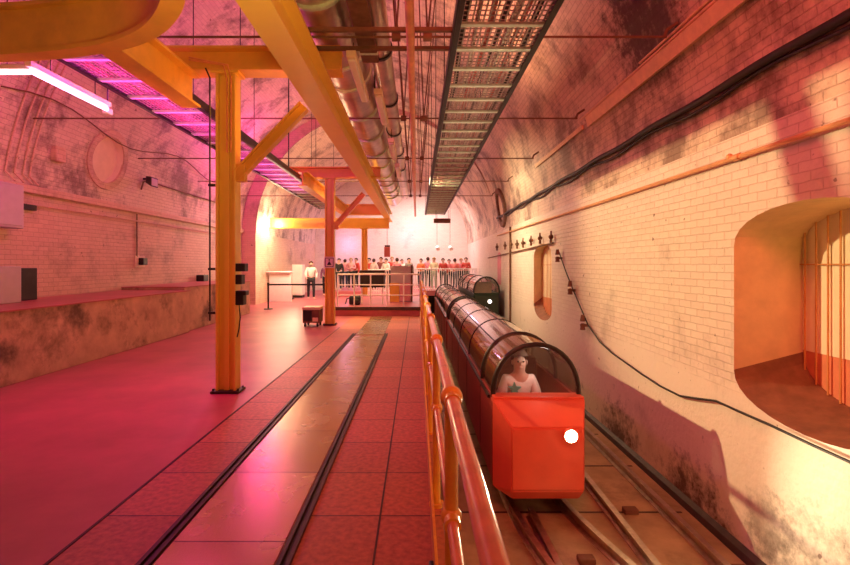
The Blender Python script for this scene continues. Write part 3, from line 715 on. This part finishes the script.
rail('left rail of the second track by the right wall',[(2.17,Y0,TB),(2.20,6,TB),(2.22,10,TB),(2.22,24,TB)])
rail('right rail of the second track by the right wall',[(2.83,Y0,TB),(2.83,24,TB)])
for k,(x,y) in enumerate(((1.62,4.5),(2.45,5.4),(2.98,4.35),(2.6,3.6))):
    o=obj('rail_chair',MB().box((x,y,TB+.03),(.16,.10,.06),bev=.012),m_rust); tag(o,['iron block between the running rails before the train','iron block inside the second track','iron block by the kerb of the right wall','nearest iron block inside the second track'][k],'iron block')
for k in range(6):
    o=obj('bed_joint',MB().bb(.2,3.05,2.9+k*1.25,2.93+k*1.25,TB,TB+.004),m_dark); tag(o,'thin dark joint across the concrete track bed','joint','joints across the track bed')

# ------------------------------------------------------------------ trains
def arch(cx,hw,z0,zt,y,n=20,off=0):
    return [(cx-(hw+off)*math.cos(PI*k/n)*1.0, y, z0+(zt-z0+off)*math.sin(PI*k/n)**.85) for k in range(n+1)]
def hoop(cx,hw,z0,zt,y,r): 
    return MB().tube(arch(cx,hw,z0,zt,y),r,10)
TX=1.39
t1=thing('train','long red miniature mail train with a smoked glass canopy and lit headlamp','train',(TX,12,TB+.12))
bz,tz=-.95,.06
# nose
mb=MB()
HW=.53
yf=5.0; yb=5.38
P=lambda x,y,z:Vector((TX+x,y,z))
mb.hull([P(-HW,yb,bz+.02),P(HW,yb,bz+.02),P(-HW,yb,tz+.02),P(HW,yb,tz+.02),
         P(-.385,yf,bz+.14),P(.385,yf,bz+.14),P(-.385,yf,-.13),P(.385,yf,-.13),
         P(-.36,yf+.10,bz+.01),P(.36,yf+.10,bz+.01)])
es=[e for e in mb.bm.edges if e.is_manifold and e.calc_face_angle(0)>.25]
bmesh.ops.bevel(mb.bm,geom=es,offset=.012,segments=2,affect='EDGES')
nose=obj('nose',mb,m_red,t1,30)
obj('front_plate',MB().bb(TX-.375,TX+.375,yf-.012,yf,bz+.16,-.15,bev=.005),m_red,nose)
mb=MB(); hx,hz=1.625,-.205
mb.cyl((hx,yf-.05,hz),(hx,yf-.0,hz),.075,seg=24); obj('headlight_rim',mb,m_red,nose,40)
hl=obj('headlight',MB().sph((hx,yf-.05,hz),.064,(1,.4,1)),m_head,nose,60)
obj('deck',MB().bb(TX-HW+.01,TX+HW-.01,yb-.02,5.56,tz-.06,tz+.035,bev=.012),m_red,t1)
# cars
cars=[(5.38,13.35),(13.75,22.8)]
for k,(a,b) in enumerate(cars):
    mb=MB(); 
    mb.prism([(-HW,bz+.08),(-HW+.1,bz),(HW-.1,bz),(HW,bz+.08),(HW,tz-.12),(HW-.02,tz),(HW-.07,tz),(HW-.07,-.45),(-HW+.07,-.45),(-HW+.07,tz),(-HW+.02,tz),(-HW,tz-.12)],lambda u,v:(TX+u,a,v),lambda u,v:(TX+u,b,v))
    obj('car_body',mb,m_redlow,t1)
    for yy in (a+.9,a+2.6,b-2.2,b-.8):
        for s in (-1,1): obj('wheel',MB().cyl((TX+s*.305-.03,yy,bz+.02),(TX+s*.305+.03,yy,bz+.02),.195,seg=24),m_blkm,t1,40)
    # waist rail and door seams
    for s in (-1,1):
        obj('waist_strip',MB().bb(TX+s*HW-.015,TX+s*HW+.012,a+.25,b-.05,tz-.05,tz-.015),m_blkm,t1)
        yy=a+1.0
        while yy<b-.3:
            obj('door_seam',MB().bb(TX+s*HW-.005,TX+s*HW+.004,yy,yy+.02,bz+.14,tz-.06),m_blkm,t1); yy+=1.7
    yy=a+1.2
    while yy<b-.8:
        mb=MB(); mb.bb(TX-.40,TX+.40,yy,yy+.45,-.45,-.22,bev=.03); mb.bb(TX-.40,TX+.40,yy+.45,yy+.55,-.45,.22,bev=.03); obj('seat',mb,m_rust,t1); yy+=1.15
obj('coupling',MB().cyl((TX,13.35,bz+.2),(TX,13.75,bz+.2),.06,seg=12),m_blkm,t1)
CH,CT=.495,.67
def canopy(parent,cx,hw,z0,zt,y0,y1,mat,n=6):
    mb=MB(); mb.sheet([arch(cx,hw,z0,zt,y0+(y1-y0)*k/n,24) for k in range(n+1)]); return obj('canopy',mb,mat,parent,60)
for a,b in ((5.5,6.38),(6.42,13.3),(13.8,22.7)): canopy(t1,TX,CH,tz,CT,a,b,m_canopy)
for y,r in ((5.5,.03),(6.4,.028),(13.3,.032),(13.82,.03),(22.7,.03)): obj('hoop',hoop(TX,CH+.005,tz,CT,y,r),m_blkm,t1,40)
for y in (8.1,9.8,11.5,15.6,17.3,19.0,20.8): obj('canopy_seam',hoop(TX,CH+.002,tz,CT,y,.011),m_blkm,t1,40)
for a,b in ((6.4,13.3),(13.8,22.7)):
    for f in (.28,.5,.72):
        p=arch(TX,CH+.003,tz,CT,0,50)[int(50*f)]
        obj('canopy_bar',MB().cyl((p[0],a,p[2]),(p[0],b,p[2]),.010,seg=6),m_blkm,t1)
mb=MB(); ar=arch(TX,CH-.02,tz,CT-.02,5.48,24); vs=[mb.bm.verts.new(p) for p in ar]; mb.bm.faces.new(vs); obj('windscreen',mb,m_wind,t1)
# second train
TX2=2.53; z0=E-1.02; zt=E-.44; hw=.47; y2=17.0
t2=thing('train','dark green second train behind the red one, near the right wall','train',(TX2,19.5,TB+.12))
mb=MB(); mb.hull([(TX2-hw,y2+.12,bz),(TX2+hw,y2+.12,bz),(TX2-hw,y2+.12,z0),(TX2+hw,y2+.12,z0),(TX2-hw+.06,y2,bz+.1),(TX2+hw-.06,y2,bz+.1),(TX2-hw+.06,y2,z0-.1),(TX2+hw-.06,y2,z0-.1)]); ns=obj('nose',mb,m_dkgreen,t2)
obj('headlight',MB().sph((TX2+.10,y2-.01,z0-.30),.07,(1,.4,1)),m_head2,ns,60)
mb=MB(); mb.prism([(-hw,bz),(hw,bz),(hw,z0),(hw-.06,z0),(hw-.06,bz+.5),(-hw+.06,bz+.5),(-hw+.06,z0),(-hw,z0)],lambda u,v:(TX2+u,y2+.12,v),lambda u,v:(TX2+u,23.6,v)); obj('car_body',mb,m_dkgreen,t2)
canopy(t2,TX2,hw-.01,z0,zt,y2+.12,23.5,m_canopy)
for y,r in ((y2+.12,.03),(19.4,.022),(21.5,.022),(23.5,.022)): obj('hoop',hoop(TX2,hw,z0,zt,y,r),m_blkm,t2,40)
mb=MB(); vs=[mb.bm.verts.new(p) for p in arch(TX2,hw-.02,z0,zt-.02,y2+.10,24)]; mb.bm.faces.new(vs); obj('windscreen',mb,m_wind,t2)
mb=MB(); mb.bb(TX2-.36,TX2+.36,18.2,18.3,bz+.5,z0+.36,bev=.03); mb.bb(TX2-.36,TX2+.36,17.9,18.2,bz+.5,z0-.15,bev=.03); obj('seat',mb,m_cream,t2)
for yy in (18.0,19.6,22,23):
    for s in (-1,1): obj('wheel',MB().cyl((TX2+s*.305-.03,yy,bz+.02),(TX2+s*.305+.03,yy,bz+.02),.195,seg=20),m_blkm,t2,40)

# ------------------------------------------------------------------ platform handrail
HX=.13
t=thing('handrail','yellow tubular handrail with ball joints along the platform edge','railing',(HX,8,0))
ys=[.43+1.35*k for k in range(11)]
obj('top_rail',MB().tube([(HX,-.6,1.1),(HX,14.0,1.1)],.025,16),m_railp,t,60)
obj('mid_rail',MB().tube([(HX,-.6,.65),(HX,14.0,.65)],.021,14),m_railp,t,60)
obj('toe_board',MB().bb(.085,.10,-.6,14.0,.0,.20),m_rail,t)
for k,y in enumerate(ys):
    p=obj('post',MB().tube([(HX,y,.015),(HX,y,1.1)],.026,16),m_rail,t,60)
    obj('ball',MB().sph((HX,y,1.1),.043,seg=20),m_rail,p,60); obj('ball',MB().sph((HX,y,.65),.040,seg=20),m_rail,p,60)
    obj('foot',MB().cyl((HX,y,0),(HX,y,.02),.05,seg=16),m_rail,p,40)
    for z in (1.1,.65):
        for s in (-1,1): obj('collar',MB().cyl((HX,y+s*.035,z),(HX,y+s*.075,z),.031,seg=14),m_rail,p,40)
o=obj('cable_clamp',MB().box((.075,2.4,.05),(.03,.05,.06),bev=.01),m_blk); tag(o,'tiny black clamp on the floor side of the handrail toe board','clamp')

# ------------------------------------------------------------------ far stage furniture
def rails(name,label,x0,x1,y,zb,zt,nv,mids,balus=False):
    t=thing(name,label,'railing',((x0+x1)/2,y,zb))
    obj('top_rail',MB().cyl((x0,y,zt),(x1,y,zt),.025,seg=12),m_white,t,40)
    for z in mids: obj('mid_rail',MB().cyl((x0,y,z),(x1,y,z),.018,seg=10),m_white,t,40)
    for k in range(nv):
        x=x0+(x1-x0)*k/(nv-1); obj('baluster' if balus else 'post',MB().cyl((x,y,zb),(x,y,zt),.018 if balus else .024,seg=10),m_white,t,40)
    return t
rails('white_railing','white tubular railing along the front of the raised stage',-2.55,.1,15.1,SH,SH+1.02,6,(SH+.35,SH+.68))
rails('white_railing','white baluster railing in front of the crowd above the trains',-.2,3.1,24.3,SH,SH+1.12,30,(SH+.1,),True)
rails('white_railing','white baluster railing behind the display kiosk',-2.5,-.3,22.2,SH,SH+1.1,20,(SH+.1,),True)
t=thing('display_console','dark slatted display console on thin legs on the raised stage','console',(-1.55,16.2,SH))
mb=MB(); mb.bb(-1.93,-1.12,15.9,16.2,.84,1.28,bev=.01); obj('panel',mb,m_blkm,t)
obj('top',MB().bb(-1.95,-1.10,15.88,16.25,1.33,1.42,bev=.01),m_blkm,t)
obj('shelf_edge',MB().bb(-1.94,-1.11,15.88,16.22,1.28,1.33),m_white,t)
for x in (-1.88,-1.17): obj('leg',MB().bb(x-.02,x+.02,16.0,16.06,SH,.86),m_white,t)
t=thing('display_kiosk','tall grey and orange display kiosk standing on the raised stage','kiosk',(-.58,17,SH))
obj('case',MB().bb(-.95,-.22,16.9,17.4,SH,1.56,bev=.012),m_grey,t); obj('side_panel',MB().bb(-.22,-.16,16.88,17.42,SH,1.6),m_rust,t)
obj('orange_panel',MB().bb(-.98,-.64,16.86,16.9,SH,.95),m_orange,t); obj('lower_panel',MB().bb(-.62,-.24,16.87,16.9,SH+.03,.95),m_pinkn,t)
t=thing('backpack','black backpack lying on the raised stage behind the white railing','bag',(-2.08,15.6,SH))
mb=MB(); mb.box((-2.06,15.62,SH+.15),(.38,.24,.30),bev=.06); obj('body',mb,m_blk,t,60); obj('strap',MB().tube([(-2.2,15.6,SH+.24),(-2.32,15.55,SH+.2),(-2.36,15.52,SH+.03)],.018),m_blk,t,40); obj('pocket',MB().sph((-2.02,15.5,SH+.12),.12,(1,.6,.8)),m_blk,t,60)
t=thing('flight_case','low wheeled case with a dark front beside the second column','case',(-2.75,12.3,0))
obj('body',MB().bb(-2.96,-2.52,12.15,12.6,.10,.50,bev=.015),m_rust,t); obj('lid',MB().bb(-2.97,-2.51,12.14,12.61,.44,.51,bev=.01),m_cream,t); obj('front_panel',MB().bb(-2.93,-2.72,12.135,12.15,.16,.42),m_blk,t); obj('label_plate',MB().bb(-2.70,-2.56,12.14,12.15,.14,.24),m_cream,t)
for x in (-2.9,-2.58):
    for y in (12.2,12.55): obj('caster',MB().cyl((x-.02,y,.05),(x+.02,y,.05),.05,seg=12),m_blk,t,40)
def bpost(x,y,label):
    t=thing('barrier_post',label,'barrier post',(x,y,0),'belt barrier posts')
    obj('base',MB().cyl((x,y,0),(x,y,.03),.16,.15,seg=24),m_blkm,t,40); obj('pole',MB().cyl((x,y,.03),(x,y,.88),.03,seg=14),m_blkm,t,40); obj('head',MB().cyl((x,y,.86),(x,y,.96),.042,seg=14),m_blkm,t,40); return t
bpost(-5.38,17,'black belt barrier post standing before the bright left wall')
bpost(-3.10,17,'black belt barrier post just behind the second column')
o=obj('barrier_belt',MB().bb(-5.35,-3.13,16.995,17.005,.86,.92),m_blk); tag(o,'black belt stretched between the barrier posts','belt')
bpost(-5.95,22.2,'distant black barrier post left of the white cabinet')
t=thing('bar_counter','white standing counter against the bright far left wall','counter',(-6.1,20.6,0))
obj('top',MB().bb(-6.48,-5.45,20.2,20.7,1.28,1.33,bev=.01),m_white,t)
obj('front',MB().bb(-6.44,-5.5,20.5,20.66,0,1.28),m_white,t)
t=thing('white_cabinet','white upright cabinet at the far left behind the barrier','cabinet',(-5.95,23,0))
obj('body',MB().bb(-6.1,-5.6,22.95,23.5,.12,1.62,bev=.015),m_white,t); obj('plinth',MB().bb(-6.08,-5.62,22.98,23.48,0,.12),m_blk,t); obj('door',MB().bb(-6.07,-5.63,22.93,22.95,.16,1.58,bev=.008),m_white,t)
t=thing('exit_sign','flat brown hanging sign box at the end of the cable tray','sign',(1.2,21,E+2.0))
obj('case',MB().bb(.75,1.5,21,21.1,E+1.88,E+2.08,bev=.01),m_rust,t)
for x in (.85,1.4): obj('hanger',MB().cyl((x,21.05,E+2.08),(x,21.05,E+2.46),.01,seg=6),m_blkm,t)
t=thing('hanging_speaker','dark red hanging loudspeaker near the far end wall','speaker',(-1.6,26,E+.5))
obj('case',MB().bb(-1.82,-1.50,26,26.3,E+.45,E+1.0,bev=.02),m_redlow,t); obj('hanger',MB().cyl((-1.66,26.15,E+1.0),(-1.66,26.15,ZS+math.sqrt(R2*R2-(-1.66-CX2)**2)-.01),.012,seg=6),m_blkm,t); obj('bracket',MB().bb(-1.8,-1.5,26.1,26.2,E+1.0,E+1.1),m_blkm,t)
for k,(x,l) in enumerate(((437,'left one of two small white spotlights at the far end'),(450,'right one of two small white spotlights at the far end'))):
    p=px(x,247,26); t=thing('spotlight',l,'lamp',p); obj('head',MB().cyl(p,p+Vector((.05,-.25,-.12)),.09,.11,seg=14),m_white,t,40); obj('hanger',MB().cyl(p,(p.x,p.y,ZS+math.sqrt(R2*R2-(p.x-CX2)**2)-.02),.01,seg=6),m_blkm,t)

# ------------------------------------------------------------------ people
def skin_mesh(name,vs,es,rs,root=0,sub=1):
    bm=bmesh.new(); L=bm.verts.layers.skin.verify(); vv=[]
    for k,(p,r) in enumerate(zip(vs,rs)):
        v=bm.verts.new(p); v[L].radius=r if isinstance(r,tuple) else (r,r); v[L].use_root=(k==root); vv.append(v)
    for a,b in es: bm.edges.new((vv[a],vv[b]))
    me=bpy.data.meshes.new('t'); bm.to_mesh(me); bm.free()
    o=bpy.data.objects.new('t',me); COL.objects.link(o)
    md=o.modifiers.new('k','SKIN'); md.use_smooth_shade=True; md.branch_smoothing=.3
    s=o.modifiers.new('s','SUBSURF'); s.levels=sub; s.render_levels=sub
    bpy.context.view_layer.update(); dg=bpy.context.evaluated_depsgraph_get()
    nm=bpy.data.meshes.new_from_object(o.evaluated_get(dg)); nm.name=name
    bpy.data.objects.remove(o); bpy.data.meshes.remove(me)
    for p in nm.polygons: p.use_smooth=True
    return nm
def joints(pose):
    """figure facing -Y, feet at z=0, 1.72 m tall"""
    J={}
    J['pel']=(0,0,.94); J['spi']=(0,0,1.12); J['che']=(0,0,1.32); J['nec']=(0,-.005,1.46); J['hea']=(0,-.015,1.56); J['top']=(0,-.01,1.66)
    for s,S in ((-1,'l'),(1,'r')):
        J['sh'+S]=(s*.165,0,1.40)
        if pose=='down': J['el'+S]=(s*.23,.02,1.13); J['wr'+S]=(s*.235,-.06,.89)
        elif pose=='front': J['el'+S]=(s*.24,-.03,1.14); J['wr'+S]=(s*.12,-.24,1.12)
        elif pose=='cross': J['el'+S]=(s*.24,.0,1.14); J['wr'+S]=(-s*.02,-.17,1.15+.04*s)
        else: J['el'+S]=(s*.25,s*.10,1.15); J['wr'+S]=(s*.22,s*.02-.14,.98)
        w=J['wr'+S]; J['ha'+S]=(w[0]*.93,w[1]-.05,w[2]-.07)
        J['hi'+S]=(s*.095,0,.90)
        st=(s*.16 if pose=='walk' else 0)
        J['kn'+S]=(s*.10,-.03-st*.8,.50); J['an'+S]=(s*.10,.02-st*(1 if s<0 else 1),.09); J['to'+S]=(s*.12,-.13-st,.035)
    return J
def chain(J,names,edges,rad):
    idx={n:i for i,n in enumerate(names)}
    return [J[n] for n in names],[(idx[a],idx[b]) for a,b in edges],[rad[n] for n in names]
RB=dict(pel=.125,spi=.115,che=.13,nec=.052,hea=.082,top=.055,sh=.062,el=.042,wr=.028,ha=.036,hi=.088,kn=.055,an=.038,to=.036)
PM={}
def person_meshes(pose):
    if pose in PM: return PM[pose]
    J=joints(pose); names=list(J); rad={n:RB[n] if n in RB else RB[n[:2]] for n in names}
    ed=[('pel','spi'),('spi','che'),('che','nec'),('nec','hea'),('hea','top')]
    for S in 'lr': ed+=[('che','sh'+S),('sh'+S,'el'+S),('el'+S,'wr'+S),('wr'+S,'ha'+S),('pel','hi'+S),('hi'+S,'kn'+S),('kn'+S,'an'+S),('an'+S,'to'+S)]
    body=skin_mesh('body',*chain(J,names,ed,rad))
    tn=['pel','spi','che']+[a+S for S in 'lr' for a in('sh','el','wr')]
    te=[('pel','spi'),('spi','che')]+[e for S in 'lr' for e in (('che','sh'+S),('sh'+S,'el'+S),('el'+S,'wr'+S))]
    r2={n:(RB[n] if n in RB else RB[n[:2]])+.02 for n in tn}; 
    J2=dict(J)
    top=skin_mesh('shirt',*chain(J2,tn,te,r2))
    ln=['pel']+[a+S for S in 'lr' for a in('hi','kn','an')]; le=[e for S in 'lr' for e in (('pel','hi'+S),('hi'+S,'kn'+S),('kn'+S,'an'+S))]
    r3={n:(RB[n] if n in RB else RB[n[:2]])+.014 for n in ln}; r3['pel']=.13
    legs=skin_mesh('trousers',*chain(J,ln,le,r3))
    mb=MB(); mb.sph((0,.012,1.615),.098,(.98,1.08,1.05),14)
    bm=mb.bm; dl=[v for v in bm.verts if v.co.y<-.045 and v.co.z<1.665]; bmesh.ops.delete(bm,geom=dl,context='VERTS')
    hair=bpy.data.meshes.new('hair'); bm.to_mesh(hair); bm.free()
    for p in hair.polygons: p.use_smooth=True
    mb=MB()
    mb.sph((0,-.105,1.575),.016,(.8,1,1.4),8); mb.sph((-.033,-.092,1.60),.012,seg=8); mb.sph((.033,-.092,1.60),.012,seg=8); mb.sph((0,-.096,1.53),.02,(1.3,.5,.4),8)
    for s in (-1,1): mb.sph((s*.085,-.005,1.575),.022,(.5,1,1.4),8)
    face=bpy.data.meshes.new('face'); mb.bm.to_mesh(face); mb.bm.free()
    PM[pose]=(body,top,legs,hair,face); return PM[pose]
CM={}
def cloth(c):
    if c not in CM: CM[c]=M('cloth_%d'%len(CM),c,rough=.8,var=.08,scale=12)
    return CM[c]
def person(label,x,y,z,rz,pose,shirt,trousers,hair,h=1.0,group=None):
    t=thing('person',label,'person',(x,y,z),group); t.rotation_euler=(0,0,rz); t.scale=(h,h,h)
    for nm,me,mt in zip(('body','shirt','trousers','hair','face'),person_meshes(pose),(m_skin,cloth(shirt),cloth(trousers),cloth(hair),m_skin)):
        o=bpy.data.objects.new(nm,me); COL.objects.link(o); o.parent=t
        if not me.materials: me.materials.append(mt)
        o.material_slots[0].link='OBJECT'; o.material_slots[0].material=mt
    return t
WHT=(.85,.8,.75); BLK=(.02,.02,.025); NAV=(.03,.04,.08); RED=(.6,.08,.06); PNK=(.7,.25,.3); ORG=(.8,.2,.08); GRY=(.35,.32,.32); CRM=(.75,.68,.5); BRN=(.06,.03,.02); GRN=(.3,.4,.3); BLD=(.5,.3,.12)
p=px(312,299,22)
person('person in white shirt and dark trousers walking at far left behind the belt',p.x,21.8,0,.35,'walk',WHT,BLK,BRN,1.04)
crowd=[(339,24.2,BLK,BLK,BRN,'down','person in black beside the second column among the crowd'),
(345,26,PNK,NAV,BRN,'front','person in pink top right of the one in black'),
(351,25,(.75,.35,.4),BLK,BLD,'cross','person in rose top left of the farthest column'),
(356,26.5,RED,BLK,BRN,'down','person in red top just left of the farthest column'),
(369,25.5,RED,GRY,BLK,'front','person in red top right of the farthest column'),
(374,24.6,(.6,.5,.5),BLK,BRN,'cross','person in pale grey top behind the display console'),
(381,26.2,(.3,.1,.1),BLK,BRN,'down','person in maroon top behind the display console'),
(386,25,WHT,NAV,BLK,'front','person in white top between console and kiosk'),
(392,26,RED,BLK,BLD,'down','person in red top left of the display kiosk'),
(397,24.8,PNK,BLK,BRN,'cross','person in pink top behind the kiosk left side'),
(402,26.4,CRM,BLK,BRN,'front','person in cream top behind the display kiosk'),
(409,24,GRY,BLK,BLK,'down','dark-haired person in grey top behind the right of the kiosk'),
(421,24.8,ORG,NAV,BRN,'cross','person in orange top behind the white balusters'),
(428,26.3,PNK,BLK,BRN,'down','person in pink top between the orange and cream figures'),
(434,24.75,CRM,GRN,BLD,'front','fair-haired person in cream top at the balusters'),
(443,25.6,RED,BLK,BRN,'down','person in red top right of the fair-haired one'),
(449,26.4,(.6,.15,.15),BLK,BLK,'cross','black-haired person in dark red top at the right balusters'),
(455,25.2,(.75,.2,.18),NAV,BRN,'front','person in bright red top at the right balusters'),
(461,26.2,PNK,BLK,BLD,'down','fair-haired person in pink top near the right wall'),
(466,25.4,RED,BLK,BRN,'cross','person in red top farthest right of the crowd')]
for i,(x,d,s,tr_,ha,po,l) in enumerate(crowd):
    X=(x-417)*d/470
    person(l,X,d,SH,random.uniform(-.7,.7)+(PI if i%4==1 else 0),po,s,tr_,ha,random.uniform(.96,1.05),'crowd on the far stage')
person('person in dark top walking behind the man in the white shirt',-4.75,24.5,0,.2,'down',(.25,.08,.2),BLK,BRN)

# driver in the train: seated figure
t=thing('person','person in white shirt with a teal print sitting behind the windscreen','person',(TX-.13,6.05,-.45))
sx=TX-.10; sy=5.98; s0=-.40
V=dict(pel=(sx,sy,s0+.10),spi=(sx,sy,s0+.28),che=(sx,sy-.02,s0+.48),nec=(sx,sy-.04,s0+.64),hea=(sx,sy-.07,s0+.76),top=(sx,sy-.06,s0+.86))
for s,S in ((-1,'l'),(1,'r')):
    V['sh'+S]=(sx+s*.165,sy-.02,s0+.57); V['el'+S]=(sx+s*.24,sy-.06,s0+.31); V['wr'+S]=(sx+s*.15,sy-.28,s0+.22); V['ha'+S]=(sx+s*.13,sy-.36,s0+.21)
    V['hi'+S]=(sx+s*.09,sy-.04,s0+.06); V['kn'+S]=(sx+s*.11,sy-.40,s0+.02); V['an'+S]=(sx+s*.11,sy-.42,s0-.02)
nm=list(V); rad={n:RB[n] if n in RB else RB[n[:2]] for n in nm}; rad['hea']=.096; rad['top']=.075; rad['nec']=.056
ed=[('pel','spi'),('spi','che'),('che','nec'),('nec','hea'),('hea','top')]
for S in 'lr': ed+=[('che','sh'+S),('sh'+S,'el'+S),('el'+S,'wr'+S),('wr'+S,'ha'+S),('pel','hi'+S),('hi'+S,'kn'+S),('kn'+S,'an'+S)]
def place_mesh(name,me,mat,parent):
    for v in me.vertices: v.co-=W[parent.name]
    o=bpy.data.objects.new(name,me); COL.objects.link(o); o.parent=parent; me.materials.clear(); me.materials.append(mat); W[o.name]=W[parent.name]; return o
place_mesh('body',skin_mesh('body',*chain(V,nm,ed,rad),sub=2),m_skin,t)
tn=['pel','spi','che']+[a+S for S in 'lr' for a in('sh','el')]; te=[('pel','spi'),('spi','che')]+[e for S in 'lr' for e in (('che','sh'+S),('sh'+S,'el'+S))]
sh=place_mesh('shirt',skin_mesh('shirt',*chain(V,tn,te,{n:(RB[n] if n in RB else RB[n[:2]])+.022 for n in tn}),sub=2),cloth(WHT),t)
mb=MB(); c=Vector((sx-.085,sy-.20,s0+.47))
st=[(.085*math.cos(PI/2+k*PI/5)*(1 if k%2==0 else .42),.085*math.sin(PI/2+k*PI/5)*(1 if k%2==0 else .42)) for k in range(10)]
mb.prism(st,lambda u,v:c+Vector((u,0,v)),lambda u,v:c+Vector((u,.05,v))); obj('print',mb,M('teal_print',(.1,.55,.48)),sh)
mb=MB(); mb.sph((sx,sy-.055,s0+.825),.115,(.98,1.08,1.0),24)
dl=[v for v in mb.bm.verts if (v.co.y<sy-.075 and v.co.z<s0+.865) or v.co.z<s0+.76]; bmesh.ops.delete(mb.bm,geom=dl,context='VERTS'); obj('hair',mb,cloth((.12,.08,.06)),t,60)
mb=MB(); fy=sy-.155
mb.sph((sx,fy-.003,s0+.775),.017,(.8,1,1.4),10); mb.sph((sx,fy+.005,s0+.73),.02,(1.3,.5,.4),10)
for s in (-1,1): mb.sph((sx+s*.09,sy-.06,s0+.775),.024,(.5,1,1.4),10)
obj('face',mb,m_skin,t,60)
mb=MB()
for s in (-1,1): mb.sph((sx+s*.034,fy+.008,s0+.80),.012,seg=10)
obj('eyes',mb,cloth(BRN),t,60)

# ------------------------------------------------------------------ lights
def light(kind,name,loc,col,power,size=.1,target=None,spot=None,blend=.3,size_y=None,spread=None):
    l=bpy.data.lights.new(name,kind); l.color=col; l.energy=power
    if kind in('POINT','SPOT'): l.shadow_soft_size=size
    if kind=='AREA':
        l.size=size
        if size_y: l.shape='RECTANGLE'; l.size_y=size_y
        if spread: l.spread=math.radians(spread)
    if kind=='SPOT': l.spot_size=math.radians(spot); l.spot_blend=blend
    o=bpy.data.objects.new(name,l); COL.objects.link(o); o.location=loc
    if target: o.rotation_euler=(Vector(target)-Vector(loc)).to_track_quat('-Z','Y').to_euler()
    return o
WARM=(1,.55,.24); CREAM=(1,.74,.46); MAG=(1,.05,.55); REDL=(1,.16,.10); PINK=(1,.28,.62)
light('SPOT','key_flood',(-4.6,7.14,E+2.27),(1,.70,.32),2500,.05,(3.2,5.4,3.1),66,.6)
light('SPOT','headlamp_beam',(hx,yf-.12,hz),(1,.80,.48),270,.05,(hx+.75,yf-3,hz-.35),120,.7)
light('AREA','pink_tube_glow',(-4.52,6.2,E+2.2),PINK,4,.1,(-4.6,6.2,0),size_y=1.3)
light('SPOT','magenta_floor_wash',(-3.6,5.6,E+2.2),(1,.0,.34),215,.15,(-3.0,5.6,0),80,1)
light('AREA','red_fill_near',(.1,-.6,5.4),(1,.12,.085),120,2.0,(3.0,6,2.2),spread=105)
light('AREA','orange_fill_left',(-2.95,4.2,2.2),(1,.30,.07),11,1.2,(-7,10,4.0),spread=90)
light('POINT','magenta_up',(-5.3,16.2,5.0),MAG,190,.2)
light('AREA','magenta_tray',(-3.55,6.6,E+1.5),MAG,45,.5,(-3.55,6.6,8),size_y=3.5,spread=95)
light('AREA','magenta_tray_far',(-3.55,12,E+1.5),MAG,60,.5,(-3.55,12,8),size_y=5,spread=95)
light('POINT','magenta_vault',(-3.2,7.4,E+3.1),MAG,170,.2)
light('POINT','pink_wall_glow',(-5.0,6.3,4.3),(1,.12,.34),26,.1)
light('POINT','far_left_low',(-5.1,19.4,1.8),CREAM,130,.2)
light('POINT','driver_fill',(TX+.15,5.68,.50),(1,.9,.75),3.0,.03)  # added fill that brightens the driver, no known fitting
light('POINT','far_left_white',(-5.95,20.2,3.3),CREAM,420,.3)
light('AREA','far_ceiling_warm',(-1.5,21,5.6),(1,.78,.44),380,3,(-1.5,21,0),spread=130)
light('AREA','far_ceiling_pink',(0.2,26.5,5.4),(1,.72,.70),480,3,(0,28,0))
light('AREA','mid_ceiling_warm',(-1.9,14.0,5.8),(1,.66,.28),210,2.0,(-1.7,13.0,0),spread=100)
light('AREA','far_right_wash',(.2,14.2,4.05),(1,.76,.42),190,1.0,(3.2,13.8,2.0),spread=120)
light('POINT','niche_lamp',(XR+.40,3.20,E+.25),(1,.60,.14),7,.06)
light('POINT','niche_lamp_far',(XR+.12,11.5,E+.1),(1,.66,.22),5,.06)
light('AREA','mid_vault_wash',(.9,9.5,5.4),(1,.45,.20),45,1.5,(1.5,9.5,8))
light('AREA','amber_beam_wash',(-.4,1.8,2.4),(1,.72,.20),17,.6,(-2.6,4.6,4.0),spread=110)
light('AREA','tray_wash',(.88,8.0,2.7),(1,.72,.45),15,.5,(.88,8.0,8),size_y=6,spread=80)
light('POINT','lilac_end_glow',(-.6,29.0,3.4),(1,.48,.95),16,.2)
light('POINT','lilac_end_glow_left',(-4.4,29.0,2.9),(1,.45,1),45,.2)

w=bpy.data.worlds.new('dim'); SC.world=w; w.use_nodes=True
w.node_tree.nodes['Background'].inputs[0].default_value=(.4,.12,.1,1); w.node_tree.nodes['Background'].inputs[1].default_value=.05

# ------------------------------------------------------------------ camera
cam=bpy.data.cameras.new('camera'); co=bpy.data.objects.new('camera',cam); COL.objects.link(co)
co.location=(0,0,E); co.rotation_euler=(PI/2,0,0)
cam.sensor_width=36; cam.lens=470/850*36; cam.shift_x=8/850; cam.shift_y=-17.5/850; cam.clip_start=.05; cam.clip_end=200
cam.dof.use_dof=True; cam.dof.focus_distance=8; cam.dof.aperture_fstop=5.6
SC.camera=co
SC.view_settings.view_transform='Standard'; SC.view_settings.look='None'; SC.view_settings.gamma=1
SC.view_settings.use_curve_mapping=False
SC.view_settings.exposure=0
